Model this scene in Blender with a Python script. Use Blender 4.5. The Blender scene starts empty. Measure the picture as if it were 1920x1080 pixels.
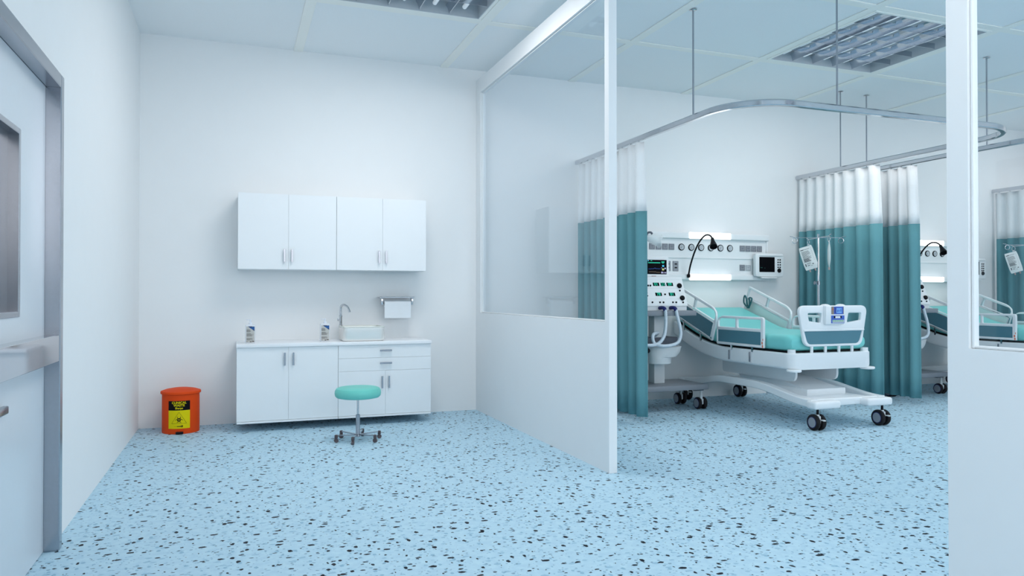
import bpy, bmesh, math, random
from mathutils import Vector, Matrix
from math import sin, cos, pi, radians, sqrt, atan2

random.seed(7)
S = bpy.context.scene
C = S.collection

# ------------------------------------------------------------------ colour and materials
def lin(c):
    c = c / 255.0
    return c / 12.92 if c <= 0.04045 else ((c + 0.055) / 1.055) ** 2.4
def rgb(r, g, b): return (lin(r), lin(g), lin(b), 1.0)

def mat(name, col, rough=0.5, metal=0.0, spec=0.5, noise=0.04, scale=30.0, bump=0.0, emit=None, estr=0.0, coat=0.0):
    m = bpy.data.materials.new(name); m.use_nodes = True
    nt = m.node_tree; N = nt.nodes; L = nt.links
    b = N['Principled BSDF']
    b.inputs['Roughness'].default_value = rough
    b.inputs['Metallic'].default_value = metal
    b.inputs['Specular IOR Level'].default_value = spec
    b.inputs['Coat Weight'].default_value = coat
    tc = N.new('ShaderNodeTexCoord'); nz = N.new('ShaderNodeTexNoise')
    nz.inputs['Scale'].default_value = scale; nz.inputs['Detail'].default_value = 3
    L.new(tc.outputs['Object'], nz.inputs['Vector'])
    mx = N.new('ShaderNodeMix'); mx.data_type = 'RGBA'
    a = [max(0, x * (1 - noise)) for x in col[:3]] + [1]; d = [min(1, x * (1 + noise)) for x in col[:3]] + [1]
    mx.inputs['A'].default_value = a; mx.inputs['B'].default_value = d
    L.new(nz.outputs['Fac'], mx.inputs['Factor']); L.new(mx.outputs['Result'], b.inputs['Base Color'])
    if bump:
        bp = N.new('ShaderNodeBump'); bp.inputs['Strength'].default_value = bump; bp.inputs['Distance'].default_value = 0.002
        L.new(nz.outputs['Fac'], bp.inputs['Height']); L.new(bp.outputs['Normal'], b.inputs['Normal'])
    if emit:
        b.inputs['Emission Color'].default_value = emit; b.inputs['Emission Strength'].default_value = estr
    return m

def see_through(name, col, amount, rough=0.2):
    m = bpy.data.materials.new(name); m.use_nodes = True
    nt = m.node_tree; N = nt.nodes; L = nt.links
    b = N['Principled BSDF']; b.inputs['Base Color'].default_value = col; b.inputs['Roughness'].default_value = rough
    t = N.new('ShaderNodeBsdfTransparent'); mx = N.new('ShaderNodeMixShader')
    nz = N.new('ShaderNodeTexNoise'); nz.inputs['Scale'].default_value = 60
    mr = N.new('ShaderNodeMapRange'); mr.inputs['To Min'].default_value = amount - .06; mr.inputs['To Max'].default_value = amount + .06
    L.new(nz.outputs['Fac'], mr.inputs['Value']); L.new(mr.outputs['Result'], mx.inputs['Fac'])
    L.new(b.outputs[0], mx.inputs[1]); L.new(t.outputs[0], mx.inputs[2])
    L.new(mx.outputs[0], N['Material Output'].inputs['Surface'])
    return m

def glass_mat(name):
    m = bpy.data.materials.new(name); m.use_nodes = True
    nt = m.node_tree; N = nt.nodes; L = nt.links
    N.remove(N['Principled BSDF'])
    t = N.new('ShaderNodeBsdfTransparent'); t.inputs['Color'].default_value = (0.99, 0.995, 1.0, 1)
    g = N.new('ShaderNodeBsdfGlossy'); g.inputs['Roughness'].default_value = 0.02; g.inputs['Color'].default_value = (0.9, 0.95, 1, 1)
    f = N.new('ShaderNodeFresnel'); ge = N.new('ShaderNodeNewGeometry'); mr = N.new('ShaderNodeMapRange')
    mr.inputs['To Min'].default_value = 1.32; mr.inputs['To Max'].default_value = 1 / 1.32      # same reflectance entering and leaving
    L.new(ge.outputs['Backfacing'], mr.inputs['Value']); L.new(mr.outputs['Result'], f.inputs['IOR'])
    mx = N.new('ShaderNodeMixShader')
    L.new(f.outputs[0], mx.inputs[0]); L.new(t.outputs[0], mx.inputs[1]); L.new(g.outputs[0], mx.inputs[2])
    L.new(mx.outputs[0], N['Material Output'].inputs['Surface'])
    return m

def floor_mat():
    m = bpy.data.materials.new('speckled_vinyl'); m.use_nodes = True
    nt = m.node_tree; N = nt.nodes; L = nt.links
    b = N['Principled BSDF']; b.inputs['Roughness'].default_value = 0.48; b.inputs['Specular IOR Level'].default_value = 0.12
    tc = N.new('ShaderNodeTexCoord')
    def math_(op, a, bb, clamp=False):
        n = N.new('ShaderNodeMath'); n.operation = op; n.use_clamp = clamp
        for i, v in enumerate((a, bb)):
            if v is None: continue
            if isinstance(v, (int, float)): n.inputs[i].default_value = v
            else: L.new(v, n.inputs[i])
        return n.outputs[0]
    def chips(rot, sx, sy, off, prob, rmin, rmax, soft):
        mp = N.new('ShaderNodeMapping'); mp.inputs['Rotation'].default_value = (0, 0, rot)
        mp.inputs['Location'].default_value = (off, off * .7, 0); mp.inputs['Scale'].default_value = (sx, sy, 1)
        L.new(tc.outputs['Object'], mp.inputs['Vector'])
        nz = N.new('ShaderNodeTexNoise'); nz.inputs['Scale'].default_value = 3.2; nz.inputs['Detail'].default_value = 2
        L.new(mp.outputs[0], nz.inputs['Vector'])
        sub = N.new('ShaderNodeVectorMath'); sub.operation = 'SUBTRACT'; sub.inputs[1].default_value = (.5, .5, .5)
        L.new(nz.outputs['Color'], sub.inputs[0])
        sc = N.new('ShaderNodeVectorMath'); sc.operation = 'SCALE'; sc.inputs['Scale'].default_value = 0.35
        L.new(sub.outputs[0], sc.inputs[0])
        ad = N.new('ShaderNodeVectorMath'); ad.operation = 'ADD'
        L.new(mp.outputs[0], ad.inputs[0]); L.new(sc.outputs[0], ad.inputs[1])
        v = N.new('ShaderNodeTexVoronoi'); v.voronoi_dimensions = '2D'; v.inputs['Scale'].default_value = 1.0; v.inputs['Randomness'].default_value = 1
        L.new(ad.outputs[0], v.inputs['Vector'])
        sp = N.new('ShaderNodeSeparateColor'); L.new(v.outputs['Color'], sp.inputs[0])
        keep = math_('LESS_THAN', sp.outputs[0], prob)
        r = math_('ADD', math_('MULTIPLY', math_('MULTIPLY', sp.outputs[1], sp.outputs[1]), rmax - rmin), rmin)
        d = math_('SUBTRACT', r, v.outputs['Distance'])
        k = math_('DIVIDE', d, soft, True)
        return math_('MULTIPLY', k, keep)
    # pale mottled ground
    n1 = N.new('ShaderNodeTexNoise'); n1.inputs['Scale'].default_value = 26; n1.inputs['Detail'].default_value = 4
    L.new(tc.outputs['Object'], n1.inputs['Vector'])
    base = N.new('ShaderNodeMix'); base.data_type = 'RGBA'
    base.inputs['A'].default_value = FLOOR_A; base.inputs['B'].default_value = FLOOR_B
    mr = N.new('ShaderNodeMapRange'); mr.inputs['From Min'].default_value = .35; mr.inputs['From Max'].default_value = .65
    L.new(n1.outputs['Fac'], mr.inputs['Value']); L.new(mr.outputs['Result'], base.inputs['Factor'])
    cur = base.outputs['Result']
    def over(fac, col, amt):
        nonlocal cur
        f = math_('MULTIPLY', fac, amt)
        mx = N.new('ShaderNodeMix'); mx.data_type = 'RGBA'
        L.new(f, mx.inputs['Factor']); L.new(cur, mx.inputs['A']); mx.inputs['B'].default_value = col
        cur = mx.outputs['Result']
    over(chips(0.5, 15, 23, 3.1, .62, .10, .30, .06), FLOOR_MID, 0.55)
    over(chips(-0.4, 24, 17, 8.3, .55, .08, .27, .06), FLOOR_MID, 0.75)
    over(chips(1.2, 27, 31, 1.7, .45, .10, .26, .05), FLOOR_DARK, 0.6)
    over(chips(0.2, 13, 22, 5.9, .40, .08, .27, .025), FLOOR_BLACK, 1.0)
    over(chips(-0.8, 22, 14, 2.2, .34, .08, .26, .025), FLOOR_BLACK, 1.0)
    over(chips(0.7, 19, 24, 7.7, .16, .05, .20, .03), FLOOR_BLACK, 0.9)
    L.new(cur, b.inputs['Base Color'])
    return m

FLOOR_A = (0.42, 0.62, 0.75, 1); FLOOR_B = (0.49, 0.69, 0.80, 1)
FLOOR_MID = (0.22, 0.42, 0.57, 1); FLOOR_DARK = (0.07, 0.17, 0.29, 1); FLOOR_BLACK = (0.002, 0.003, 0.010, 1)

M = {}
M['wall'] = mat('wall_paint', (0.83, 0.845, 0.855, 1), 0.6, spec=0.25, noise=0.012, scale=6)
M['partition'] = mat('partition_paint', (0.80, 0.825, 0.845, 1), 0.5, spec=0.3, noise=0.01, scale=8)
M['ceiling'] = mat('ceiling_tile', (0.86, 0.885, 0.90, 1), 0.8, spec=0.1, noise=0.03, scale=90, bump=0.05)
M['grid'] = mat('ceiling_grid_paint', (0.90, 0.90, 0.86, 1), 0.5, spec=0.3, noise=0.01)
M['floor'] = floor_mat()
M['cabinet'] = mat('cabinet_laminate', (0.82, 0.85, 0.875, 1), 0.35, spec=0.35, noise=0.008, scale=10)
M['counter'] = mat('worktop_laminate', (0.86, 0.88, 0.91, 1), 0.3, spec=0.4, noise=0.01)
M['white'] = mat('white_plastic', (0.80, 0.83, 0.85, 1), 0.35, spec=0.45, noise=0.01)
M['bedwhite'] = mat('bed_white_enamel', (0.78, 0.82, 0.85, 1), 0.32, spec=0.5, noise=0.01)
M['offwhite'] = mat('offwhite_plastic', (0.66, 0.70, 0.72, 1), 0.4, spec=0.4, noise=0.015)
M['chrome'] = mat('polished_chrome', (0.62, 0.63, 0.66, 1), 0.08, 1.0, noise=0.02)
M['steel'] = mat('brushed_steel', (0.42, 0.43, 0.47, 1), 0.22, 1.0, noise=0.06, scale=80)
M['railsteel'] = mat('curtain_rail_alloy', (0.60, 0.61, 0.64, 1), 0.12, 1.0, noise=0.03, scale=40)
M['mirror'] = mat('mirror_steel', (0.54, 0.54, 0.58, 1), 0.05, 1.0, noise=0.01)
M['sink'] = mat('satin_sink_steel', (0.84, 0.83, 0.80, 1), 0.25, 0.55, noise=0.02)
M['black'] = mat('black_plastic', (0.006, 0.006, 0.009, 1), 0.5, spec=0.15, noise=0.1)
M['tire'] = mat('black_rubber', (0.012, 0.010, 0.012, 1), 0.6, spec=0.25, noise=0.1)
M['hub'] = mat('grey_hub', (0.32, 0.34, 0.38, 1), 0.4, 0.3, noise=0.03)
M['bluering'] = mat('blue_ring', rgb(34, 38, 96), 0.4)
M['navy'] = mat('navy_plastic', rgb(22, 30, 105), 0.35)
M['grey'] = mat('grey_enamel', rgb(132, 138, 146), 0.45, spec=0.4, noise=0.02)
M['darkgrey'] = mat('dark_grey_plastic', rgb(88, 93, 104), 0.5, noise=0.03)
M['socket'] = mat('socket_grey', rgb(146, 150, 158), 0.4, noise=0.03)
M['socketlight'] = mat('socket_pale_grey', rgb(186, 192, 198), 0.4, noise=0.02)
M['teal'] = mat('teal_curtain_cloth', rgb(98, 150, 159), 0.75, spec=0.15, noise=0.07, scale=160, bump=0.15)
M['sheer'] = see_through('white_mesh_cloth', (0.90, 0.92, 0.935, 1), 0.09, 0.8)
M['inset'] = mat('dark_teal_panel', rgb(76, 126, 142), 0.4, noise=0.02)
M['mattress'] = mat('turquoise_vinyl', rgb(122, 206, 204), 0.45, spec=0.35, noise=0.03, scale=14)
M['seat'] = mat('mint_vinyl', rgb(112, 202, 191), 0.45, spec=0.35, noise=0.03, scale=20)
M['strap'] = mat('teal_rubber', rgb(30, 96, 104), 0.5)
M['orange'] = mat('orange_plastic', (0.76, 0.070, 0.008, 1), 0.55, spec=0.15, noise=0.03)
M['yellow'] = mat('yellow_label', (0.72, 0.60, 0.005, 1), 0.55, spec=0.1, noise=0.02)
M['orangemark'] = mat('orange_mark', rgb(228, 120, 80), 0.5)
M['ink'] = mat('black_ink', (0.006, 0.006, 0.009, 1), 0.6, spec=0.08)
M['greyink'] = mat('grey_ink', rgb(120, 116, 114), 0.6)
M['label'] = mat('label_paper', rgb(192, 192, 188), 0.5, noise=0.05, scale=120)
M['labelblue'] = mat('label_blue', rgb(20, 84, 150), 0.4)
M['labelnavy'] = mat('label_navy', rgb(14, 26, 66), 0.4)
M['bottle'] = mat('translucent_bottle_white', (0.72, 0.75, 0.80, 1), 0.25, spec=0.5)
M['pump'] = mat('pump_white', (0.78, 0.82, 0.92, 1), 0.25, spec=0.5)
M['paper'] = mat('paper_towel', (0.74, 0.79, 0.83, 1), 0.85, spec=0.1, noise=0.02, scale=200, bump=0.2)
M['lightglow'] = mat('lamp_diffuser', (1, 1, 1, 1), 0.4, emit=(0.96, 0.99, 1, 1), estr=2.4)
M['tube'] = mat('ceiling_tube', (0.80, 0.84, 0.88, 1), 0.3, emit=(0.85, 0.94, 1, 1), estr=0.22)
M['louver'] = mat('louver_alloy', (0.58, 0.62, 0.67, 1), 0.14, 1.0, noise=0.02)
M['housing'] = mat('fitting_housing_enamel', (0.50, 0.54, 0.58, 1), 0.5, noise=0.02)
M['screen'] = mat('screen_black', (0.003, 0.003, 0.005, 1), 0.5, spec=0.06)
M['green'] = mat('green_digits', (0, .3, .2, 1), 0.5, emit=(0.02, 0.62, 0.38, 1), estr=0.55)
M['trace_green'] = mat('trace_green', (0, .3, .2, 1), 0.5, emit=(0.02, 0.50, 0.30, 1), estr=0.45)
M['trace_blue'] = mat('trace_blue', (0, .1, .3, 1), 0.5, emit=(0.06, 0.10, 0.55, 1), estr=0.6)
M['trace_cyan'] = mat('trace_cyan', (0, .3, .4, 1), 0.5, emit=(0.1, 0.5, 0.8, 1), estr=0.6)
M['trace_olive'] = mat('trace_olive', (.3, .3, .1, 1), 0.5, emit=(0.45, 0.48, 0.2, 1), estr=0.6)
M['trace_lilac'] = mat('trace_lilac', (.3, .3, .4, 1), 0.5, emit=(0.4, 0.36, 0.62, 1), estr=0.5)
M['trace_brown'] = mat('trace_brown', (.2, .15, .1, 1), 0.5, emit=(0.25, 0.18, 0.1, 1), estr=0.5)
M['panelblue'] = mat('display_blue', rgb(50, 88, 178), 0.3, emit=rgb(50, 88, 178), estr=0.15)
M['panelsky'] = mat('display_sky', rgb(110, 165, 220), 0.3, emit=rgb(110, 165, 220), estr=0.15)
M['paneltan'] = mat('display_tan', rgb(140, 128, 118), 0.4)
M['keygreen'] = mat('key_green', rgb(110, 190, 130), 0.4)
M['keygrey'] = mat('key_grey', rgb(176, 186, 196), 0.4)
M['keyred'] = mat('key_red', rgb(190, 90, 80), 0.4)
M['hose'] = mat('corrugated_hose', (0.62, 0.71, 0.79, 1), 0.45, spec=0.35)
M['mask'] = see_through('clear_mask_plastic', (0.84, 0.88, 0.90, 1), 0.40, 0.15)
M['ivbag'] = see_through('iv_bag_plastic', (0.80, 0.86, 0.86, 1), 0.12, 0.2)
M['ivprint'] = mat('iv_bag_print', rgb(84, 86, 92), 0.6)
M['rosetrim'] = mat('bag_seam', rgb(178, 158, 156), 0.5)
M['greyglass'] = mat('dark_window_glass', (0.10, 0.105, 0.12, 1), 0.12, spec=0.6)
M['doorleaf'] = mat('door_leaf_laminate', (0.66, 0.71, 0.76, 1), 0.22, spec=0.45, noise=0.01)
M['glass'] = glass_mat('clear_glass')

# ------------------------------------------------------------------ mesh helpers
def bm_new(): return bmesh.new()

def box(bm, x0, x1, y0, y1, z0, z1, bev=0.0, seg=2):
    r = bmesh.ops.create_cube(bm, size=1.0)
    vs = r['verts']
    sx, sy, sz = x1 - x0, y1 - y0, z1 - z0
    for v in vs:
        v.co = Vector(((x0 + x1) / 2 + v.co.x * sx, (y0 + y1) / 2 + v.co.y * sy, (z0 + z1) / 2 + v.co.z * sz))
    if bev > 0:
        es = {e for v in vs for e in v.link_edges}
        r2 = bmesh.ops.bevel(bm, geom=list(es), offset=min(bev, sx * .49, sy * .49, sz * .49), segments=seg, profile=0.5, affect='EDGES')
        vs = list({v for f in r2['faces'] for v in f.verts} | {v for v in vs if v.is_valid})
    return vs

def cyl(bm, p0, p1, r0, r1=None, seg=24, cap=True):
    r1 = r0 if r1 is None else r1
    p0 = Vector(p0); p1 = Vector(p1); d = (p1 - p0)
    q = d.to_track_quat('Z', 'Y')
    a = []; b = []
    for i in range(seg):
        t = 2 * pi * i / seg
        o = Vector((cos(t), sin(t), 0))
        a.append(bm.verts.new(p0 + q @ (o * r0))); b.append(bm.verts.new(p1 + q @ (o * r1)))
    for i in range(seg):
        j = (i + 1) % seg
        bm.faces.new((a[i], a[j], b[j], b[i]))
    if cap:
        bm.faces.new(a[::-1]); bm.faces.new(b)
    return a + b

def lathe(bm, prof, origin, axis=(0, 0, 1), seg=32):
    q = Vector(axis).to_track_quat('Z', 'Y'); o = Vector(origin)
    rings = []
    for r, h in prof:
        if r < 1e-6:
            rings.append([bm.verts.new(o + q @ Vector((0, 0, h)))])
        else:
            rings.append([bm.verts.new(o + q @ Vector((r * cos(2 * pi * i / seg), r * sin(2 * pi * i / seg), h))) for i in range(seg)])
    for A, B in zip(rings, rings[1:]):
        for i in range(seg):
            j = (i + 1) % seg
            if len(A) == 1 and len(B) == 1: continue
            if len(A) == 1: bm.faces.new((A[0], B[j], B[i])[::-1])
            elif len(B) == 1: bm.faces.new((A[i], A[j], B[0]))
            else: bm.faces.new((A[i], A[j], B[j], B[i]))
    if len(rings[0]) > 1: bm.faces.new(rings[0][::-1])
    if len(rings[-1]) > 1: bm.faces.new(rings[-1])

def smooth_path(pts, n=8, closed=False):
    P = [Vector(p) for p in pts]; out = []
    k = len(P)
    rng = range(k) if closed else range(k - 1)
    for i in rng:
        p0 = P[(i - 1) % k] if (closed or i > 0) else P[i] * 2 - P[i + 1]
        p1 = P[i]; p2 = P[(i + 1) % k]
        p3 = P[(i + 2) % k] if (closed or i + 2 < k) else P[i + 1] * 2 - P[i]
        for s in range(n):
            t = s / n
            out.append(0.5 * ((2 * p1) + (-p0 + p2) * t + (2 * p0 - 5 * p1 + 4 * p2 - p3) * t * t + (-p0 + 3 * p1 - 3 * p2 + p3) * t ** 3))
    if not closed: out.append(P[-1])
    return out

def sweep(bm, path, prof, up=(0, 0, 1), closed=False, scale=None):
    """prof: list of (side, up) points swept along path; side = tangent x up."""
    P = [Vector(p) for p in path]; n = len(P); rings = []
    upv = Vector(up)
    for i in range(n):
        if closed: t = P[(i + 1) % n] - P[i - 1]
        else: t = P[min(i + 1, n - 1)] - P[max(i - 1, 0)]
        t.normalize()
        s = t.cross(upv)
        if s.length < 1e-4: s = t.cross(Vector((0, 1, 0)))
        s.normalize(); u = s.cross(t)
        k = scale[i] if scale else 1.0
        rings.append([bm.verts.new(P[i] + s * a * k + u * b * k) for a, b in prof])
    m = len(prof)
    for i in range(n if closed else n - 1):
        A = rings[i]; B = rings[(i + 1) % n]
        for j in range(m):
            k = (j + 1) % m
            bm.faces.new((A[j], A[k], B[k], B[j]))
    if not closed:
        bm.faces.new(rings[0][::-1]); bm.faces.new(rings[-1])

def circ(r, n=12): return [(r * cos(2 * pi * i / n), r * sin(2 * pi * i / n)) for i in range(n)]

def tube(bm, path, r, n=12, closed=False, scale=None):
    """round tube with parallel-transported frames"""
    P = [Vector(p) for p in path]; k = len(P)
    T = []
    for i in range(k):
        t = (P[(i + 1) % k] - P[i - 1]) if closed else (P[min(i + 1, k - 1)] - P[max(i - 1, 0)])
        T.append(t.normalized())
    a = Vector((0, 0, 1)) if abs(T[0].z) < 0.9 else Vector((1, 0, 0))
    s = T[0].cross(a).normalized(); rings = []
    for i in range(k):
        if i: s = (s - T[i] * s.dot(T[i])).normalized()
        u = s.cross(T[i]); rr = r * (scale[i] if scale else 1)
        rings.append([bm.verts.new(P[i] + s * rr * cos(2 * pi * j / n) + u * rr * sin(2 * pi * j / n)) for j in range(n)])
    for i in range(k if closed else k - 1):
        A = rings[i]; B = rings[(i + 1) % k]
        off = 0
        if closed and i == k - 1:
            off = min(range(n), key=lambda o: (A[0].co - B[o].co).length)
        for j in range(n):
            q = (j + 1) % n
            bm.faces.new((A[j], A[q], B[(q + off) % n], B[(j + off) % n]))
    if not closed:
        bm.faces.new(rings[0][::-1]); bm.faces.new(rings[-1])

def extrude_poly(bm, pts, axis, a, b):
    """pts 2D polygon; axis 'x': (y,z) pts from x=a to b ; 'y': (x,z) ; 'z': (x,y)"""
    def mk(p, t):
        if axis == 'x': return (t, p[0], p[1])
        if axis == 'y': return (p[0], t, p[1])
        return (p[0], p[1], t)
    A = [bm.verts.new(mk(p, a)) for p in pts]; B = [bm.verts.new(mk(p, b)) for p in pts]
    n = len(pts)
    fs = [bm.faces.new(A[::-1]), bm.faces.new(B)]
    for i in range(n):
        j = (i + 1) % n
        fs.append(bm.faces.new((A[i], A[j], B[j], B[i])))
    bmesh.ops.recalc_face_normals(bm, faces=fs)
    return A + B

def loft(bm, rings, closed_caps=True):
    R = [[bm.verts.new(p) for p in r] for r in rings]
    n = len(R[0]); fs = []
    for A, B in zip(R, R[1:]):
        for j in range(n):
            k = (j + 1) % n
            fs.append(bm.faces.new((A[j], A[k], B[k], B[j])))
    if closed_caps:
        fs.append(bm.faces.new(R[0][::-1])); fs.append(bm.faces.new(R[-1]))
    bmesh.ops.recalc_face_normals(bm, faces=fs)

def round_poly(pts, rad, n=6):
    """round every corner of a 2D polygon; rad number or list"""
    out = []; k = len(pts)
    for i in range(k):
        r = rad[i] if isinstance(rad, (list, tuple)) else rad
        p = Vector(pts[i]); a = Vector(pts[i - 1]); b = Vector(pts[(i + 1) % k])
        if r <= 0: out.append((p.x, p.y)); continue
        da = (a - p); db = (b - p); la, lb = da.length, db.length
        da.normalize(); db.normalize()
        ang = math.acos(max(-1, min(1, da.dot(db))))
        d = min(r / math.tan(ang / 2), la * .49, lb * .49)
        p1 = p + da * d; p2 = p + db * d
        for s in range(n + 1):
            t = s / n
            q = p1 * (1 - t) ** 2 + p * 2 * t * (1 - t) + p2 * t * t
            out.append((q.x, q.y))
    return out

def plate_mesh(outline, holes, thick, bev=0.0):
    """flat plate with holes in local XY, thickness along Z (centred) -> bmesh"""
    cu = bpy.data.curves.new('tmp_plate', 'CURVE'); cu.dimensions = '2D'; cu.fill_mode = 'BOTH'
    cu.extrude = max(thick / 2 - bev, 0.0005); cu.bevel_depth = bev; cu.bevel_resolution = 2; cu.offset = -bev
    for pts in [outline] + list(holes):
        sp = cu.splines.new('POLY'); sp.points.add(len(pts) - 1)
        for q, p in zip(sp.points, pts): q.co = (p[0], p[1], 0, 1)
        sp.use_cyclic_u = True
    o = bpy.data.objects.new('tmp_plate', cu); C.objects.link(o)
    dg = bpy.context.evaluated_depsgraph_get(); dg.update()
    me = bpy.data.meshes.new_from_object(o.evaluated_get(dg))
    bm = bmesh.new(); bm.from_mesh(me)
    bmesh.ops.remove_doubles(bm, verts=bm.verts, dist=1e-5)
    bpy.data.objects.remove(o); bpy.data.curves.remove(cu); bpy.data.meshes.remove(me)
    return bm

def add_plate(bm, outline, holes, thick, bev, fn):
    p = plate_mesh(outline, holes, thick, bev)
    merge(bm, p, fn)

def merge(bm, src, fn=None):
    mp = {}
    for v in src.verts:
        mp[v] = bm.verts.new(fn(v.co) if fn else v.co)
    for f in src.faces:
        try: bm.faces.new([mp[v] for v in f.verts])
        except ValueError: pass
    src.free()

def text_bm(txt, size, extr=0.0006, bold=0.0):
    cu = bpy.data.curves.new('tmp_text', 'FONT'); cu.body = txt; cu.size = size; cu.extrude = extr
    cu.align_x = 'CENTER'; cu.align_y = 'CENTER'; cu.resolution_u = 3; cu.offset = bold
    o = bpy.data.objects.new('tmp_text', cu); C.objects.link(o)
    dg = bpy.context.evaluated_depsgraph_get(); dg.update()
    me = bpy.data.meshes.new_from_object(o.evaluated_get(dg))
    bm = bmesh.new(); bm.from_mesh(me)
    bpy.data.objects.remove(o); bpy.data.curves.remove(cu); bpy.data.meshes.remove(me)
    return bm

def build(name, bm, m, parent=None, smooth=35, loc=None, mods=None, recalc=True):
    if recalc: bmesh.ops.recalc_face_normals(bm, faces=bm.faces)
    if parent is not None:
        r = parent; off = Vector((0, 0, 0))
        while r is not None: off = off + Vector(r.location); r = r.parent
    else:
        xs = [v.co for v in bm.verts]
        off = Vector(loc) if loc else Vector(((min(v.x for v in xs) + max(v.x for v in xs)) / 2,
            (min(v.y for v in xs) + max(v.y for v in xs)) / 2, min(v.z for v in xs)))
    for v in bm.verts: v.co -= off
    me = bpy.data.meshes.new(name); bm.to_mesh(me); bm.free()
    me.materials.append(m)
    for p in me.polygons: p.use_smooth = True
    me.set_sharp_from_angle(angle=radians(smooth))
    o = bpy.data.objects.new(name, me); C.objects.link(o)
    if parent is not None: o.parent = parent
    else: o.location = off
    return o

def tag(o, label, cat, group=None):
    o['label'] = label; o['category'] = cat
    if group: o['group'] = group
    return o
def thing(name, loc, label, cat, group=None):
    o = bpy.data.objects.new(name, None); C.objects.link(o); o.location = loc; o.empty_display_size = 0.1
    return tag(o, label, cat, group)
def struct(o): o['kind'] = 'structure'; return o

def copy_tree(o, parent=None):
    c = o.copy(); C.objects.link(c)
    if parent is not None: c.parent = parent
    for ch in list(o.children): copy_tree(ch, c)
    return c
def dup(o, shift, label, group=None):
    c = copy_tree(o); c.location = Vector(o.location) + Vector(shift); c['label'] = label
    if group: c['group'] = group
    return c

# ------------------------------------------------------------------ dimensions
XL, XR, YB, YF, HC = -0.817, 10.72, 7.37, -2.6, 3.552
PX0, PX1 = 2.348, 2.408          # glazed partition
PITCH = 3.438                    # one bed bay

# ------------------------------------------------------------------ room shell
bm = bm_new(); box(bm, XL - .2, XR + .2, YF - .2, YB + .2, -0.12, 0.0)
struct(build('floor', bm, M['floor'], loc=(0, 0, 0)))
bm = bm_new(); box(bm, XL - .2, XR + .2, YB, YB + .15, 0, HC + .15)
struct(build('wall_back', bm, M['wall']))
bm = bm_new(); box(bm, XR, XR + .15, YF, YB, 0, HC + .15)
struct(build('wall_right', bm, M['wall']))
# unseen wall behind the viewer, with window openings added to brighten the room
bm = bm_new()
box(bm, XL - .2, XR + .2, YF - .15, YF, 0, 1.65); box(bm, XL - .2, XR + .2, YF - .15, YF, 3.40, HC + .15)
for k in range(7):
    xx = XL - .2 + (XR - XL + .4 - .2) * k / 6; box(bm, xx, xx + .2, YF - .15, YF, 1.65, 3.40)
struct(build('wall_front', bm, M['wall']))
# wall with the sliding door opening
DY0, DY1, DZ = 2.05, 3.992, 2.175
bm = bm_new()
box(bm, XL - .15, XL, DY1 + .03, YB, 0, HC + .15)
box(bm, XL - .15, XL, YF, DY0 - .03, 0, HC + .15)
box(bm, XL - .15, XL, DY0 - .03, DY1 + .03, DZ + .03, HC + .15)
struct(build('wall_left', bm, M['wall'], smooth=20))

# ceiling tiles, leaving openings for the light fittings
gx = [0.553 + 1.446 * k for k in range(-1, 8)]
gy = [6.032 - 1.44 * k for k in range(-1, 7)]
FIX = [(1.276, 5.312), (5.614, 5.312), (1.276, 0.992), (5.614, 0.992), (9.952, 5.312), (9.952, 0.992)]
FH = 0.678
bm = bm_new()
xs = sorted({XL - .2, XR + .2} | {c[0] + s * FH for c in FIX for s in (-1, 1)})
ys = sorted({YF - .2, YB + .2} | {c[1] + s * FH for c in FIX for s in (-1, 1)})
for i in range(len(xs) - 1):
    for j in range(len(ys) - 1):
        cx, cy = (xs[i] + xs[i + 1]) / 2, (ys[j] + ys[j + 1]) / 2
        if any(abs(cx - f[0]) < FH and abs(cy - f[1]) < FH for f in FIX): continue
        box(bm, xs[i], xs[i + 1], ys[j], ys[j + 1], HC, HC + .16)
struct(build('ceiling', bm, M['ceiling']))
bm = bm_new()
for x in gx:
    if XL + .05 < x < XR - .05: box(bm, x - .043, x + .043, YF, YB - .001, HC - .009, HC - .0005, .003, 1)
for y in gy:
    if YF + .05 < y < YB - .05: box(bm, XL + .001, XR, y - .043, y + .043, HC - .0085, HC - .0004, .003, 1)
struct(build('trim_1', bm, M['grid']))

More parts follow.
